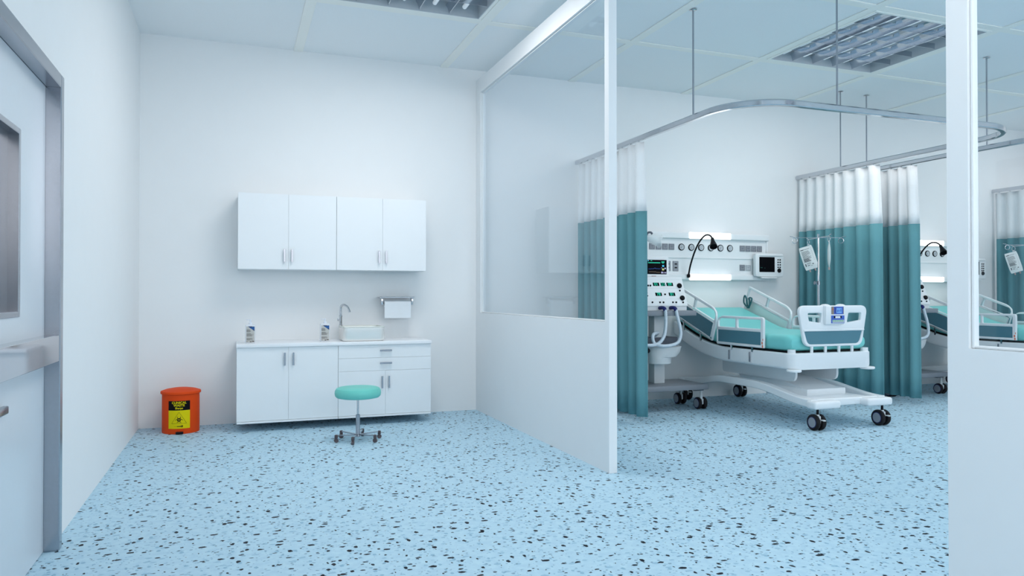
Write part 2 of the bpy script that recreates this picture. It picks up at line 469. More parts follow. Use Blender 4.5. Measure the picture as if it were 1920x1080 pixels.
# ceiling light fittings
def make_fixture(cx, cy, label):
    t = thing('ceiling_light', (cx, cy, HC - .012), label, 'ceiling light')
    zi = HC
    bm = bm_new(); o, i = .676, .640
    for a in ((-o, o, i + .003, o), (-o, o, -o, -i - .003), (-o, -i - .003, -i - .003, i + .003), (i + .003, o, -i - .003, i + .003)):
        box(bm, cx + a[0], cx + a[1], cy + a[2], cy + a[3], zi - .012, zi + .02, .004, 1)
    build('trim_frame', bm, M['grid'], t)
    bm = bm_new(); h = .115
    for a in ((-i - .01, i + .01, i, i + .012), (-i - .01, i + .01, -i - .012, -i), (-i - .012, -i, -i, i), (i, i + .012, -i, i)):
        box(bm, cx + a[0], cx + a[1], cy + a[2], cy + a[3], zi - .0112, zi + h)
    box(bm, cx - i - .01, cx + i + .01, cy - i - .01, cy + i + .01, zi + h, zi + h + .01)
    build('housing', bm, M['housing'], t)
    bm = bm_new(); n = 5; w = 2 * i / n
    def wedge(pos, along):        # concave tapered blade
        prof = [(-.0025, -.002), (.0025, -.002), (.006, .020), (.014, .044), (.030, .066), (-.030, .066), (-.014, .044), (-.006, .020)]
        if along == 'y':
            extrude_poly(bm, [(cx + pos + a, zi + b) for a, b in prof], 'y', cy - i, cy + i)
        else:
            for q in range(n):
                x0 = cx - i + q * w + .006; x1 = x0 + w - .012
                pr = [(-.0015, -.002), (.0015, -.002), (.0035, .050), (-.0035, .050)]
                extrude_poly(bm, [(cy + pos + a, zi + b) for a, b in pr], 'x', x0, x1)
    for k in range(1, n): wedge(-i + k * w, 'y')
    for k in range(1, n): wedge(-i + k * w, 'x')
    build('louver_grid', bm, M['louver'], t)
    for k in range(n):
        bm = bm_new(); x = cx - i + (k + .5) * w
        cyl(bm, (x, cy - i + .02, zi + .064), (x, cy + i - .02, zi + .064), .019, seg=16)
        build('lamp_tube', bm, M['tube'], t)
    return t
fx0 = make_fixture(FIX[0][0], FIX[0][1], 'louvred square ceiling light above the sink counter')
fx_labels = {1: 'louvred square ceiling light above the foot of the front bed',
             2: 'louvred square ceiling light over the entrance by the sliding door', 3: 'louvred square ceiling light over the aisle beyond the entrance partition',
             4: 'louvred square ceiling light above the third bay of the ward', 5: 'louvred square ceiling light in the rear corner of the ward'}
for k in range(1, 6):
    d = Vector((FIX[k][0], FIX[k][1], 0)) - Vector((FIX[0][0], FIX[0][1], 0))
    dup(fx0, d, fx_labels[k])

# glazed partitions (solid panel with a window opening)
def partition(name, x0, x1, ya, yb, oa, ob, z0, z1, ztop):
    bm = bm_new()
    box(bm, x0, x1, ya, yb, 0, z0)
    box(bm, x0, x1, ya, yb, z1, ztop)
    box(bm, x0, x1, ya, oa, z0, z1)
    box(bm, x0, x1, ob, yb, z0, z1)
    bmesh.ops.remove_doubles(bm, verts=bm.verts, dist=1e-4)
    return struct(build(name, bm, M['partition'], smooth=20))
def glazing(name, x0, x1, oa, ob, z0, z1):
    xm = (x0 + x1) / 2
    bm = bm_new(); w = .012; e = .0015
    for y0, y1, za, zb in ((oa + e, oa + w, z0, z1), (ob - w, ob - e, z0, z1), (oa + w, ob - w, z0 + e, z0 + w), (oa + w, ob - w, z1 - w, z1 - e)):
        box(bm, xm - .012, xm + .012, y0, y1, za + e, zb - e, .002, 1)
    fr = struct(build(name, bm, M['white']))
    bm = bm_new(); box(bm, xm - .003, xm + .003, oa + w * .6, ob - w * .6, z0 + w * .6, z1 - w * .6)
    build('glass_pane', bm, M['glass'], fr)
    return fr
partition('wall_partition', PX0, PX1, 4.425, YB, 4.486, 7.222, 1.016, 3.284, 3.435)
glazing('window_1', PX0, PX1, 4.486, 7.222, 1.016, 3.284)
partition('wall_entrance', PX0, PX0 + .046, -1.1, 1.903, -1.0, 1.822, 1.016, 3.284, 3.435)
glazing('window_2', PX0, PX0 + .046, -1.0, 1.822, 1.016, 3.284)

# sliding door with steel frame
bm = bm_new()
fx_, lx = -0.773, -0.838
box(bm, lx - .06, fx_, DY1, DY1 + .058, 0, DZ + .062, .004, 1)
box(bm, lx - .06, fx_, DY0 - .058, DY0, 0, DZ + .062, .004, 1)
box(bm, lx - .06, fx_, DY0, DY1, DZ, DZ + .062, .004, 1)
struct(build('trim_2', bm, M['steel']))
bm = bm_new()
WY0, WY1, WZ0, WZ1 = 2.50, 3.552, 1.108, 1.882
y0, y1, z0, z1 = DY0 + .002, DY1 - .002, 0.004, DZ - .002
for a in ((y0, WY0, z0, z1), (WY1, y1, z0, z1), (WY0, WY1, z0, WZ0), (WY0, WY1, WZ1, z1)):
    box(bm, lx - .05, lx, a[0], a[1], a[2], a[3])
bmesh.ops.remove_doubles(bm, verts=bm.verts, dist=1e-4)
door = struct(build('door_1', bm, M['doorleaf'], smooth=20))
bm = bm_new(); w = .024
for a in ((WY0, WY0 + w, WZ0, WZ1), (WY1 - w, WY1, WZ0, WZ1), (WY0 + w, WY1 - w, WZ0, WZ0 + w), (WY0 + w, WY1 - w, WZ1 - w, WZ1)):
    box(bm, lx - .048, lx + .006, a[0], a[1], a[2], a[3], .002, 1)
vf = build('vision_frame', bm, M['steel'], door)
bm = bm_new(); box(bm, lx - .040, lx - .034, WY0 + w, WY1 - w, WZ0 + w, WZ1 - w)
build('vision_pane', bm, M['greyglass'], vf)
bm = bm_new()
box(bm, lx, -0.776, DY0 + .006, DY1 - .004, 0.888, 1.012, .002, 1)
hr = build('push_rail', bm, M['mirror'], door)
bm = bm_new()
box(bm, lx, lx + .022, 3.02, 3.335, 0.744, 0.774, .004)
build('door_pull', bm, M['steel'], door)

# ------------------------------------------------------------------ counter and cupboards
def handle_v(parent, x, y, z0, z1, name='handle'):
    bm = bm_new()
    box(bm, x - .0075, x + .0075, y - .026, y - .016, z0, z1, .001, 1)
    for z in (z0 + .015, z1 - .015): cyl(bm, (x, y - .018, z), (x, y + .002, z), .005, seg=10)
    return build(name, bm, M['steel'], parent)
def handle_h(parent, x0, x1, y, z):
    bm = bm_new()
    box(bm, x0, x1, y - .026, y - .016, z - .0075, z + .0075, .001, 1)
    for x in (x0 + .015, x1 - .015): cyl(bm, (x, y - .018, z), (x, y + .002, z), .005, seg=10)
    return build('handle', bm, M['steel'], parent)
def door_leaf(parent, x0, x1, z0, z1, y, hx, hz, name='door'):
    bm = bm_new(); box(bm, x0 + .0007, x1 - .0007, y, y + .018, z0 + .0007, z1 - .0007, .0006, 1)
    d = build(name, bm, M['cabinet'], parent)
    if hx is not None: handle_v(d, hx, y, hz[0], hz[1])
    return d
def carcass(parent, x0, x1, y0, y1, z0, z1):
    bm = bm_new(); t = .018
    box(bm, x0, x0 + t, y0, y1, z0, z1); box(bm, x1 - t, x1, y0, y1, z0, z1)
    box(bm, x0 + t, x1 - t, y0, y1, z0, z0 + t); box(bm, x0 + t, x1 - t, y0, y1, z1 - t, z1)
    box(bm, x0 + t, x1 - t, y1 - t, y1, z0 + t, z1 - t)
    return build('body', bm, M['cabinet'], parent)
CX0, CXM, CX1, CYF = 0.004, 0.870, 1.734, 6.846
def base_unit(x0, x1, label):
    t = thing('base_cabinet', ((x0 + x1) / 2, 7.1, 0.073), label, 'cabinet', 'wall hung base cabinets under the worktop')
    carcass(t, x0, x1, CYF + .0185, YB - .001, 0.073, 0.7365)
    return t
b1 = base_unit(CX0, CXM - .001, 'white wall hung base cabinet with two tall doors, nearer the orange bin')
xm = .437
door_leaf(b1, CX0, xm, .093, .7365, CYF, xm - .033, (.575, .687))
door_leaf(b1, xm, CXM - .001, .093, .7365, CYF, xm + .041, (.575, .687))
bm = bm_new(); box(bm, CX0 + .002, CXM - .002, CYF - .004, CYF + .018, .0735, .091, .002, 1); build('bottom_rail', bm, M['cabinet'], b1)
b2 = base_unit(CXM + .001, CX1, 'white wall hung base cabinet with two drawers over two doors, behind the stool')
xm = 1.3015
for za, zb, zh in ((.6175, .7365, .684), (.4985, .6175, .568)):
    bm = bm_new(); box(bm, CXM + .0017, CX1 - .0007, CYF, CYF + .018, za + .0007, zb - .0007, .0006, 1)
    d = build('drawer', bm, M['cabinet'], b2); handle_h(d, xm - .055, xm + .056, CYF, zh)
door_leaf(b2, CXM + .001, xm, .093, .4985, CYF, xm - .033, (.335, .447))
door_leaf(b2, xm, CX1, .093, .4985, CYF, xm + .031, (.335, .447))
bm = bm_new(); box(bm, CXM + .002, CX1 - .002, CYF - .004, CYF + .018, .0735, .091, .002, 1); build('bottom_rail', bm, M['cabinet'], b2)
bm = bm_new(); box(bm, CX0 - .003, CX1 + .003, CYF - .018, YB - .001, .7375, .770, .003, 2)
tag(build('worktop', bm, M['counter']), 'white laminate worktop running over both base cabinets under the sink', 'worktop')

UYF = 7.02
def wall_unit(x0, x1, label, hv):
    t = thing('wall_cabinet', ((x0 + x1) / 2, 7.2, 1.430), label, 'cabinet', 'white wall cabinets above the worktop')
    carcass(t, x0, x1, UYF + .0185, YB - .001, 1.430, 2.115)
    xm = (x0 + x1) / 2 + (.002 if x0 < .5 else .003)
    door_leaf(t, x0, xm, 1.430, 2.115, UYF, xm - .036, (1.497, 1.615))
    door_leaf(t, xm, x1, 1.430, 2.115, UYF, xm + .031, (1.497, 1.615))
    return t
wall_unit(.012, .874, 'white two door wall cabinet with pale handles, above the two tall base doors', 0)
wall_unit(.876, 1.728, 'white two door wall cabinet with darker handles, above the sink and towel roll', 1)

# vessel sink and tap
t = thing('vessel_sink', (1.11, 7.05, .7705), 'rectangular satin metal vessel sink standing on the worktop', 'sink')
bm = bm_new()
def rrect(x0, x1, y0, y1, r, z, n=8):
    return [(p[0], p[1], z) for p in round_poly([(x0, y0), (x1, y0), (x1, y1), (x0, y1)], r, n)]
sx0, sx1, sy0, sy1 = .917, 1.303, 6.872, 7.225
loft(bm, [rrect(sx0 + .012, sx1 - .012, sy0 + .012, sy1 - .012, .045, .771), rrect(sx0 + .003, sx1 - .003, sy0 + .003, sy1 - .003, .05, .776),
          rrect(sx0, sx1, sy0, sy1, .05, .785), rrect(sx0, sx1, sy0, sy1, .05, .898)], False)
loft(bm, [rrect(sx0 + .02, sx1 - .02, sy0 + .02, sy1 - .02, .035, .895), rrect(sx0 + .025, sx1 - .025, sy0 + .025, sy1 - .025, .035, .80),
          rrect(sx0 + .06, sx1 - .06, sy0 + .06, sy1 - .06, .03, .790)], False)
f = [v for v in bm.verts if abs(v.co.z - .790) < 1e-4]; bm.faces.new(f)
f = [v for v in bm.verts if abs(v.co.z - .771) < 1e-4]; bm.faces.new(f)
build('basin', bm, M['sink'], t)
bm = bm_new()
O = [rrect(sx0, sx1, sy0, sy1, .05, z) for z in (.896, .905)]; I = [rrect(sx0 + .02, sx1 - .02, sy0 + .02, sy1 - .02, .035, z) for z in (.905, .894)]
loft(bm, O + I, False)
build('rim', bm, mat('rim_enamel', (0.80, 0.83, 0.78, 1), 0.3, 0.0, noise=0.01), t)
bm = bm_new(); lathe(bm, [(.022, .789), (.022, .7925), (.012, .7925), (.010, .791), (0, .791)], (1.11, 7.05, 0), seg=20)
build('drain', bm, M['chrome'], t)
t = thing('faucet', (.938, 7.203, .9055), 'tall chrome gooseneck faucet at the back corner of the sink', 'faucet')
bm = bm_new(); fx, fy = .938, 7.203
lathe(bm, [(.019, .9055), (.019, .912), (.014, .916), (.014, .985), (.0165, .990), (.0165, 1.0), (.0115, 1.006), (.0115, 1.03), (0, 1.03)], (fx, fy, 0), seg=20)
build('column', bm, M['chrome'], t)
bm = bm_new()
pth = smooth_path([(fx, fy, 1.02), (fx, fy, 1.065), (fx + .005, fy - .012, 1.092), (fx + .024, fy - .045, 1.103), (fx + .05, fy - .085, 1.085), (fx + .064, fy - .105, 1.052), (fx + .067, fy - .110, 1.034)], 8)
tube(bm, pth, .0105, 14); build('spout', bm, M['chrome'], t)
bm = bm_new(); cyl(bm, (fx, fy, .955), (fx - .032, fy - .008, .957), .0075, seg=14); cyl(bm, (fx - .028, fy - .007, .955), (fx - .030, fy - .008, .975), .004, seg=10)
build('lever', bm, M['chrome'], t)

# pump bottles
def pump_bottle(x0, x1, yc, label):
    z0 = .7705; d = .028; xm = (x0 + x1) / 2; yf = yc - d
    t = thing('pump_bottle', (xm, yc, z0), label, 'bottle', 'pump bottles on the worktop')
    bm = bm_new()
    loft(bm, [rrect(x0 + .003, x1 - .003, yc - d + .003, yc + d - .003, .012, z0), rrect(x0, x1, yc - d, yc + d, .012, z0 + .005),
              rrect(x0, x1, yc - d, yc + d, .012, z0 + .155), rrect(x0 + .006, x1 - .006, yc - d + .005, yc + d - .005, .012, z0 + .164),
              rrect(xm - .014, xm + .014, yc - .014, yc + .014, .013, z0 + .168), rrect(xm - .014, xm + .014, yc - .014, yc + .014, .013, z0 + .172)])
    build('body', bm, M['bottle'], t)
    bm = bm_new()
    lathe(bm, [(.014, z0 + .172), (.014, z0 + .182), (.005, z0 + .184), (.005, z0 + .202), (.010, z0 + .203), (.010, z0 + .209), (0, z0 + .210)], (xm, yc, 0), seg=16)
    box(bm, xm - .034, xm, yc - .004, yc + .004, z0 + .203, z0 + .209, .002)
    build('pump', bm, M['pump'], t)
    lx0, lx1, lz0, lz1 = x0 + .008, x1 - .007, z0 + .008, z0 + .150
    bm = bm_new(); box(bm, lx0, lx1, yf - .0008, yf + .002, lz0, lz1); lb = build('label_sheet', bm, M['label'], t)
    y = yf - .0012
    bm = bm_new(); w = lx1 - lx0
    extrude_poly(bm, [(lx1 - w * .78, lz1 - .003), (lx1, lz1 - .003), (lx1, lz1 - .042)], 'y', y, y + .001); build('corner_mark', bm, M['labelblue'], lb)
    bm = bm_new()
    extrude_poly(bm, [(lx1 - w * .80, lz1 - .001), (lx1 - w * .3, lz1 - .001), (lx1 - w * .3, lz1 - .007), (lx1 - w * .62, lz1 - .007)], 'y', y - .0006, y); build('corner_edge', bm, M['labelnavy'], lb); bm = bm_new()
    extrude_poly(bm, [(lx1 - w * .26, lz1 - .030), (lx1, lz1 - .033), (lx1, lz1 - .042)], 'y', y - .0006, y); build('corner_tip', bm, M['labelnavy'], lb)
    bm = bm_new(); rnd = random.Random(3)
    z = lz1 - .030
    while z > lz0 + .018:
        k = rnd.uniform(.45, .95)
        if abs(z - (lz0 + .085)) > .006 and abs(z - (lz0 + .045)) > .005:
            box(bm, lx0 + .002, lx0 + .002 + (w - .006) * k * (.75 if z > lz1 - .05 else 1), y - .0004, y + .0006, z, z + .0022)
        z -= .0042
    build('small_print', bm, M['greyink'], lb)
    bm = bm_new(); box(bm, lx0 + .03, lx0 + .044, y - .0004, y + .0006, lz0 + .002, lz0 + .009); box(bm, lx0 + .048, lx0 + .066, y - .0004, y + .0006, lz0 + .006, lz0 + .013); box(bm, lx0 + .001, lx0 + .012, y - .0004, y + .0006, lz0 + .005, lz0 + .008)
    build('dark_print', bm, mat('brown_ink', rgb(80, 70, 68), .6), lb)
    return t
pump_bottle(.076, .160, 6.955, 'white pump bottle with blue cornered label alone at the bin end of the worktop')
pump_bottle(.721, .807, 6.965, 'white pump bottle with blue cornered label standing beside the sink')

# paper towel holder
t = thing('towel_holder', (1.483, 7.28, 1.12), 'chrome shelf bar holder mounted on the wall under the wall cabinet', 'towel holder')
bm = bm_new(); box(bm, 1.313, 1.654, 7.20, YB - .0005, 1.171, 1.179, .002, 1)
cyl(bm, (1.311, 7.203, 1.175), (1.656, 7.203, 1.175), .006, seg=12); build('shelf_bar', bm, M['chrome'], t)
for x in (1.340, 1.640):
    bm = bm_new(); box(bm, x - .009, x + .009, 7.225, 7.285, 1.100, 1.171, .003); build('bracket', bm, M['chrome'], t)
bm = bm_new(); cyl(bm, (1.345, 7.255, 1.108), (1.636, 7.255, 1.108), .006, seg=12); build('spindle', bm, M['chrome'], t)
t = thing('paper_towel_roll', (1.4945, 7.255, 1.07), 'white paper towel roll hanging in the chrome holder', 'paper towel')
bm = bm_new(); lathe(bm, [(.0085, 0), (.036, 0), (.036, .265), (.0085, .265)], (1.362, 7.255, 1.108), axis=(1, 0, 0), seg=40)
q = [v for v in bm.verts]
# open core
build('roll', bm, M['paper'], t)
bm = bm_new()
sheet = smooth_path([(7.2195, 1.108), (7.220, 1.08), (7.2205, 1.055), (7.222, 1.02), (7.2215, .992), (7.223, .972)], 5) if False else None
pts = [(7.2185, 1.112), (7.2180, 1.09), (7.2205, 1.060), (7.2195, 1.03), (7.2225, 1.0), (7.2205, .970)]
prof = [(a, b) for a, b in pts] + [(a + .0015, b) for a, b in pts[::-1]]
extrude_poly(bm, prof, 'x', 1.363, 1.626); build('loose_sheet', bm, M['paper'], t)

# ------------------------------------------------------------------ clinical waste bin
BXc, BYc, BR = -.453, 7.112, .152
t = thing('waste_bin', (BXc, BYc, 0), 'orange clinical waste pedal bin in the room corner', 'bin')
def lens(k, z, front=1.0, back=.9, n=20):
    out = []
    for i in range(n): a = pi + pi * i / n; out.append((BXc + BR * k * cos(a), BYc + BR * k * front * sin(a), z))
    for i in range(n): a = pi * i / n; out.append((BXc + BR * k * cos(a), BYc + BR * k * back * sin(a), z))
    return out
bm = bm_new(); loft(bm, [lens(.99, .0005), lens(1, .006), lens(1, .335)]); build('body', bm, M['orange'], t)
bm = bm_new(); loft(bm, [lens(1.03, .336), lens(1.075, .340), lens(1.08, .352), lens(1.06, .360), lens(.8, .374), lens(.45, .383), lens(.12, .386)]); build('lid', bm, M['orange'], t)
bm = bm_new(); box(bm, BXc + .0 - .03, BXc + .03, BYc - BR - .026, BYc - BR + .006, .004, .022, .004); build('pedal', bm, M['black'], t)
def onbin(x, z, e=.001):
    a = x / BR - .03
    return Vector((BXc + (BR + e) * sin(a), BYc - (BR + e) * cos(a), z))
def curved(bm, x0, x1, z0, z1, e, n=14):
    A = []; B = []
    for i in range(n + 1):
        x = x0 + (x1 - x0) * i / n
        A.append((bm.verts.new(onbin(x, z0, e)), bm.verts.new(onbin(x, z1, e)))); B.append((bm.verts.new(onbin(x, z0, e - .0015)), bm.verts.new(onbin(x, z1, e - .0015))))
    for i in range(n):
        bm.faces.new((A[i][0], A[i + 1][0], A[i + 1][1], A[i][1])); bm.faces.new((B[i][0], B[i][1], B[i + 1][1], B[i + 1][0]))
        bm.faces.new((A[i][0], B[i][0], B[i + 1][0], A[i + 1][0])); bm.faces.new((A[i][1], A[i + 1][1], B[i + 1][1], B[i][1]))
    bm.faces.new((A[0][0], A[0][1], B[0][1], B[0][0])); bm.faces.new((A[n][0], B[n][0], B[n][1], A[n][1]))
SW = .089
bm = bm_new(); curved(bm, -SW, SW, .048, .285, .0010); st = build('hazard_sticker', bm, M['yellow'], t)
st['label'] = 'yellow and black clinical waste sticker'
bm = bm_new(); curved(bm, -SW, SW, .205, .2855, .0018); build('black_header', bm, M['ink'], st)
bm = bm_new()
for s, z, sz in (('CLINICAL', .2695, .027), ('WASTE', .2465, .027), ('Sharps', .2230, .023)):
    merge(bm, text_bm(s, sz, .0004, .0007), lambda c, z=z: onbin(c.x, z + c.y, .0026 + c.z))
build('header_lettering', bm, M['yellow'], st, recalc=False)
bm = bm_new()
def strip2d(bm, pts, w, e=.0020, closed=True):
    n = len(pts)
    for i in range(n if closed else n - 1):
        a = Vector(pts[i]); b = Vector(pts[(i + 1) % n]); d = (b - a)
        if d.length < 1e-6: continue
        k = max(1, int(d.length / .012)); nn = Vector((-d.y, d.x)).normalized() * w / 2
        for j in range(k):
            p = a + d * j / k; q2 = a + d * (j + 1) / k
            bm.faces.new([bm.verts.new(onbin(v.x, v.y, e)) for v in (p - nn, q2 - nn, q2 + nn, p + nn)])
strip2d(bm, [(-.060, .092), (.060, .092), (.0, .190)], .0018)
cxs, czs = 0.0, .124
for k in range(3):
    ang = radians(90 + 120 * k); u = Vector((cos(ang), sin(ang)))
    co = Vector((cxs, czs)) + u * .0185; ci = Vector((cxs, czs)) + u * .0222
    prev = None
    for i in range(21):
        th = ang + pi + radians(-148 + 296 * i / 20)
        dv = Vector((cos(th), sin(th)))
        po = co + dv * .0150; pi_ = ci + dv * .0113
        cur = (po, pi_)
        if prev: bm.faces.new([bm.verts.new(onbin(v.x, v.y, .0020)) for v in (prev[0], cur[0], cur[1], prev[1])])
        prev = cur
    strip2d(bm, [(cxs + .0135 * cos(ang + radians(a)), czs + .0135 * sin(ang + radians(a))) for a in range(-40, 41, 10)], .0030, .0021, False)
# syringe
strip2d(bm, [(-.040, .0665), (-.016, .067)], .0014, closed=False); strip2d(bm, [(-.016, .067), (.018, .0675)], .006, closed=False)
strip2d(bm, [(.018, .0675), (.026, .0677)], .002, closed=False); strip2d(bm, [(.019, .058), (.019, .077)], .004, closed=False); strip2d(bm, [(.027, .061), (.027, .076)], .007, closed=False)
build('hazard_symbol', bm, M['ink'], st, recalc=False)

# ------------------------------------------------------------------ stool
SX, SY = .9425, 6.155
t = thing('stool', (SX, SY, 0), 'round mint green swivel stool on castors in front of the base cabinet', 'stool')
bm = bm_new()
lathe(bm, [(0, .352), (.150, .352), (.172, .357), (.184, .370), (.188, .390), (.186, .412), (.175, .430), (.155, .438), (.10, .441), (0, .442)], (SX, SY, 0), seg=48)
build('seat', bm, M['seat'], t)
bm = bm_new(); lathe(bm, [(.0, .345), (.030, .345), (.030, .3525), (0, .3525)], (SX, SY, 0), seg=20); cyl(bm, (SX, SY, .20), (SX, SY, .347), .009, seg=16); build('gas_lift', bm, M['chrome'], t)
bm = bm_new(); lathe(bm, [(.0, .03), (.014, .03), (.020, .036), (.0175, .05), (.0175, .213), (.011, .216), (0, .216)], (SX, SY, 0), seg=20); build('column', bm, M['steel'], t)
for i, a in enumerate((192, 129, 249, 69, 309, 9)):
    th = radians(a); d = Vector((cos(th), sin(th), 0)); p = Vector((SX, SY, 0)); R = .184
    bm = bm_new()
    sweep(bm, [p + d * .012 + Vector((0, 0, .048)), p + d * .08 + Vector((0, 0, .052)), p + d * (R - .004) + Vector((0, 0, .057))], [(-.006, -.005), (.006, -.005), (.006, .005), (-.006, .005)])
    leg = build('leg', bm, M['steel'], t)
    bm = bm_new(); e = p + d * R
    lathe(bm, [(0, .034), (.012, .034), (.0135, .038), (.0135, .060), (.010, .064), (0, .064)], (e.x, e.y, 0), seg=14)
    side = Vector((-d.y, d.x, 0)) * .009
    cyl(bm, e + Vector((0, 0, .0175)) - side, e + Vector((0, 0, .0175)) + side, .017, seg=18)
    build('caster', bm, M['brownrubber'] if 'brownrubber' in M else mat('brown_caster', rgb(84, 74, 78), .5), leg)

# ------------------------------------------------------------------ curtain rails and curtains
ZR0, ZR1, RW = 2.630, 2.680, .046
def u_path(x0, x1, yf, r):
    pts = [(x0, YB - .002), (x0, yf + r)]
    for i in range(1, 15):
        a = pi + (pi / 2) * i / 14; pts.append((x0 + r + r * cos(a), yf + r + r * sin(a)))
    for i in range(0, 15):
        a = 1.5 * pi + (pi / 2) * i / 14; pts.append((x1 - r + r * cos(a), yf + r + r * sin(a)))
    pts.append((x1, YB - .002))
    return [Vector((a, b, (ZR0 + ZR1) / 2)) for a, b in pts]
def rail(x0, x1, label, rods):
    t = thing('curtain_rail', ((x0 + x1) / 2, 5.9, ZR0), label, 'curtain rail', 'U shaped chrome curtain rails')
    bm = bm_new(); w, h = RW / 2, (ZR1 - ZR0) / 2
    prof = [(-w, -h + .006), (-w + .006, -h), (w - .006, -h), (w, -h + .006), (w, h - .012), (w - .012, h), (-w + .012, h), (-w, h - .012)]
    sweep(bm, u_path(x0, x1, 4.502, .46), prof); build('track', bm, M['railsteel'], t)
    for x, y in rods:
        bm = bm_new(); cyl(bm, (x, y, ZR1 - .004), (x, y, HC - .008), .0075, seg=12); r = build('hanger_rod', bm, M['steel'], t)
        bm = bm_new(); lathe(bm, [(.008, HC - .0155), (.026, HC - .014), (.032, HC - .0095), (0, HC - .0095)], (x, y, 0), seg=20); build('ceiling_rose', bm, M['chrome'], r)
    return t
X1, X2 = 3.515, 6.541
X3, X4 = X1 + PITCH, X2 + PITCH
rail(X1, X2, 'chrome U-shaped curtain rail hung around the front bed', [(X1, 5.155), (X1, 6.66), (4.39, 4.502), (5.66, 4.502), (X2, 5.155), (X2, 6.66)])
rail(X3, X4, 'chrome U-shaped curtain rail hung around the second bed', [(X3, 5.19), (X3, 6.68), (4.39 + PITCH, 4.502), (5.66 + PITCH, 4.502), (X4, 5.155), (X4, 6.66)])

def curtain(x, y0, y1, seed, label, amp=.036):
    rnd = random.Random(seed)
    t = thing('curtain', (x, (y0 + y1) / 2, .072), label, 'curtain', 'two tone cubicle curtains')
    # irregular folds
    folds = max(5, int((y1 - y0) / .145)); ph = [0]; wid = [rnd.uniform(.7, 1.3) for _ in range(folds)]
    tot = sum(wid); n = folds * 14
    cum = [0]
    for w_ in wid: cum.append(cum[-1] + w_ / tot)
    amps = [rnd.uniform(.75, 1.15) for _ in range(folds + 1)]
    def off(u):
        for k in range(folds):
            if u <= cum[k + 1] + 1e-9:
                v = (u - cum[k]) / (cum[k + 1] - cum[k]); break
        a = amps[k] * (1 - v) + amps[k + 1] * v
        c = cos(2 * pi * v)
        return a * (math.copysign(abs(c) ** .8, c)), .10 * sin(4 * pi * v) / folds
    def sheet(z0, z1, rows, k0, k1, y_grow0, y_grow1, name, m):
        bm = bm_new(); g = []
        for r in range(rows + 1):
            f = r / rows; z = z0 + (z1 - z0) * f; k = k0 + (k1 - k0) * f; gr = y_grow0 + (y_grow1 - y_grow0) * f
            row = []
            for i in range(n + 1):
                u = i / n; o, s = off(u)
                row.append(bm.verts.new((x + amp * k * o, y0 - gr + (y1 + .0 - y0 + gr) * (u + s * .25), z)))
            g.append(row)
        for r in range(rows):
            for i in range(n): bm.faces.new((g[r][i], g[r][i + 1], g[r + 1][i + 1], g[r + 1][i]))
        o = build(name, bm, m, t, smooth=80, recalc=False)
        sd = o.modifiers.new('thickness', 'SOLIDIFY'); sd.thickness = .004; sd.offset = 0
        return o
    sheet(1.975, 2.618, 5, 1.05, .62, .0, -.02, 'mesh_header', M['sheer'])
    sheet(.072, 1.976, 8, 1.0, 1.05, .012, .0, 'lower_drape', M['teal'])
    bm = bm_new()
    for k in range(folds):
        y = y0 + (y1 - y0) * (cum[k] + cum[k + 1]) / 2
        box(bm, x - .006, x + .006, y - .006, y + .006, 2.606, ZR0 - .001)
    build('glider_hooks', bm, M['white'], t)
    return t
curtain(X1, 5.955, 7.33, 11, 'teal and white curtain drawn back beside the glazed partition post')
curtain(X2, 6.10, 7.345, 23, 'teal and white curtain spread behind the IV stand of the front bed')
curtain(X3, 5.985, 7.33, 37, 'darker shaded teal and white curtain gathered just past the IV stand curtain')
curtain(X4, 6.10, 7.345, 41, 'teal and white curtain beyond the second bed, seen through the entrance window')

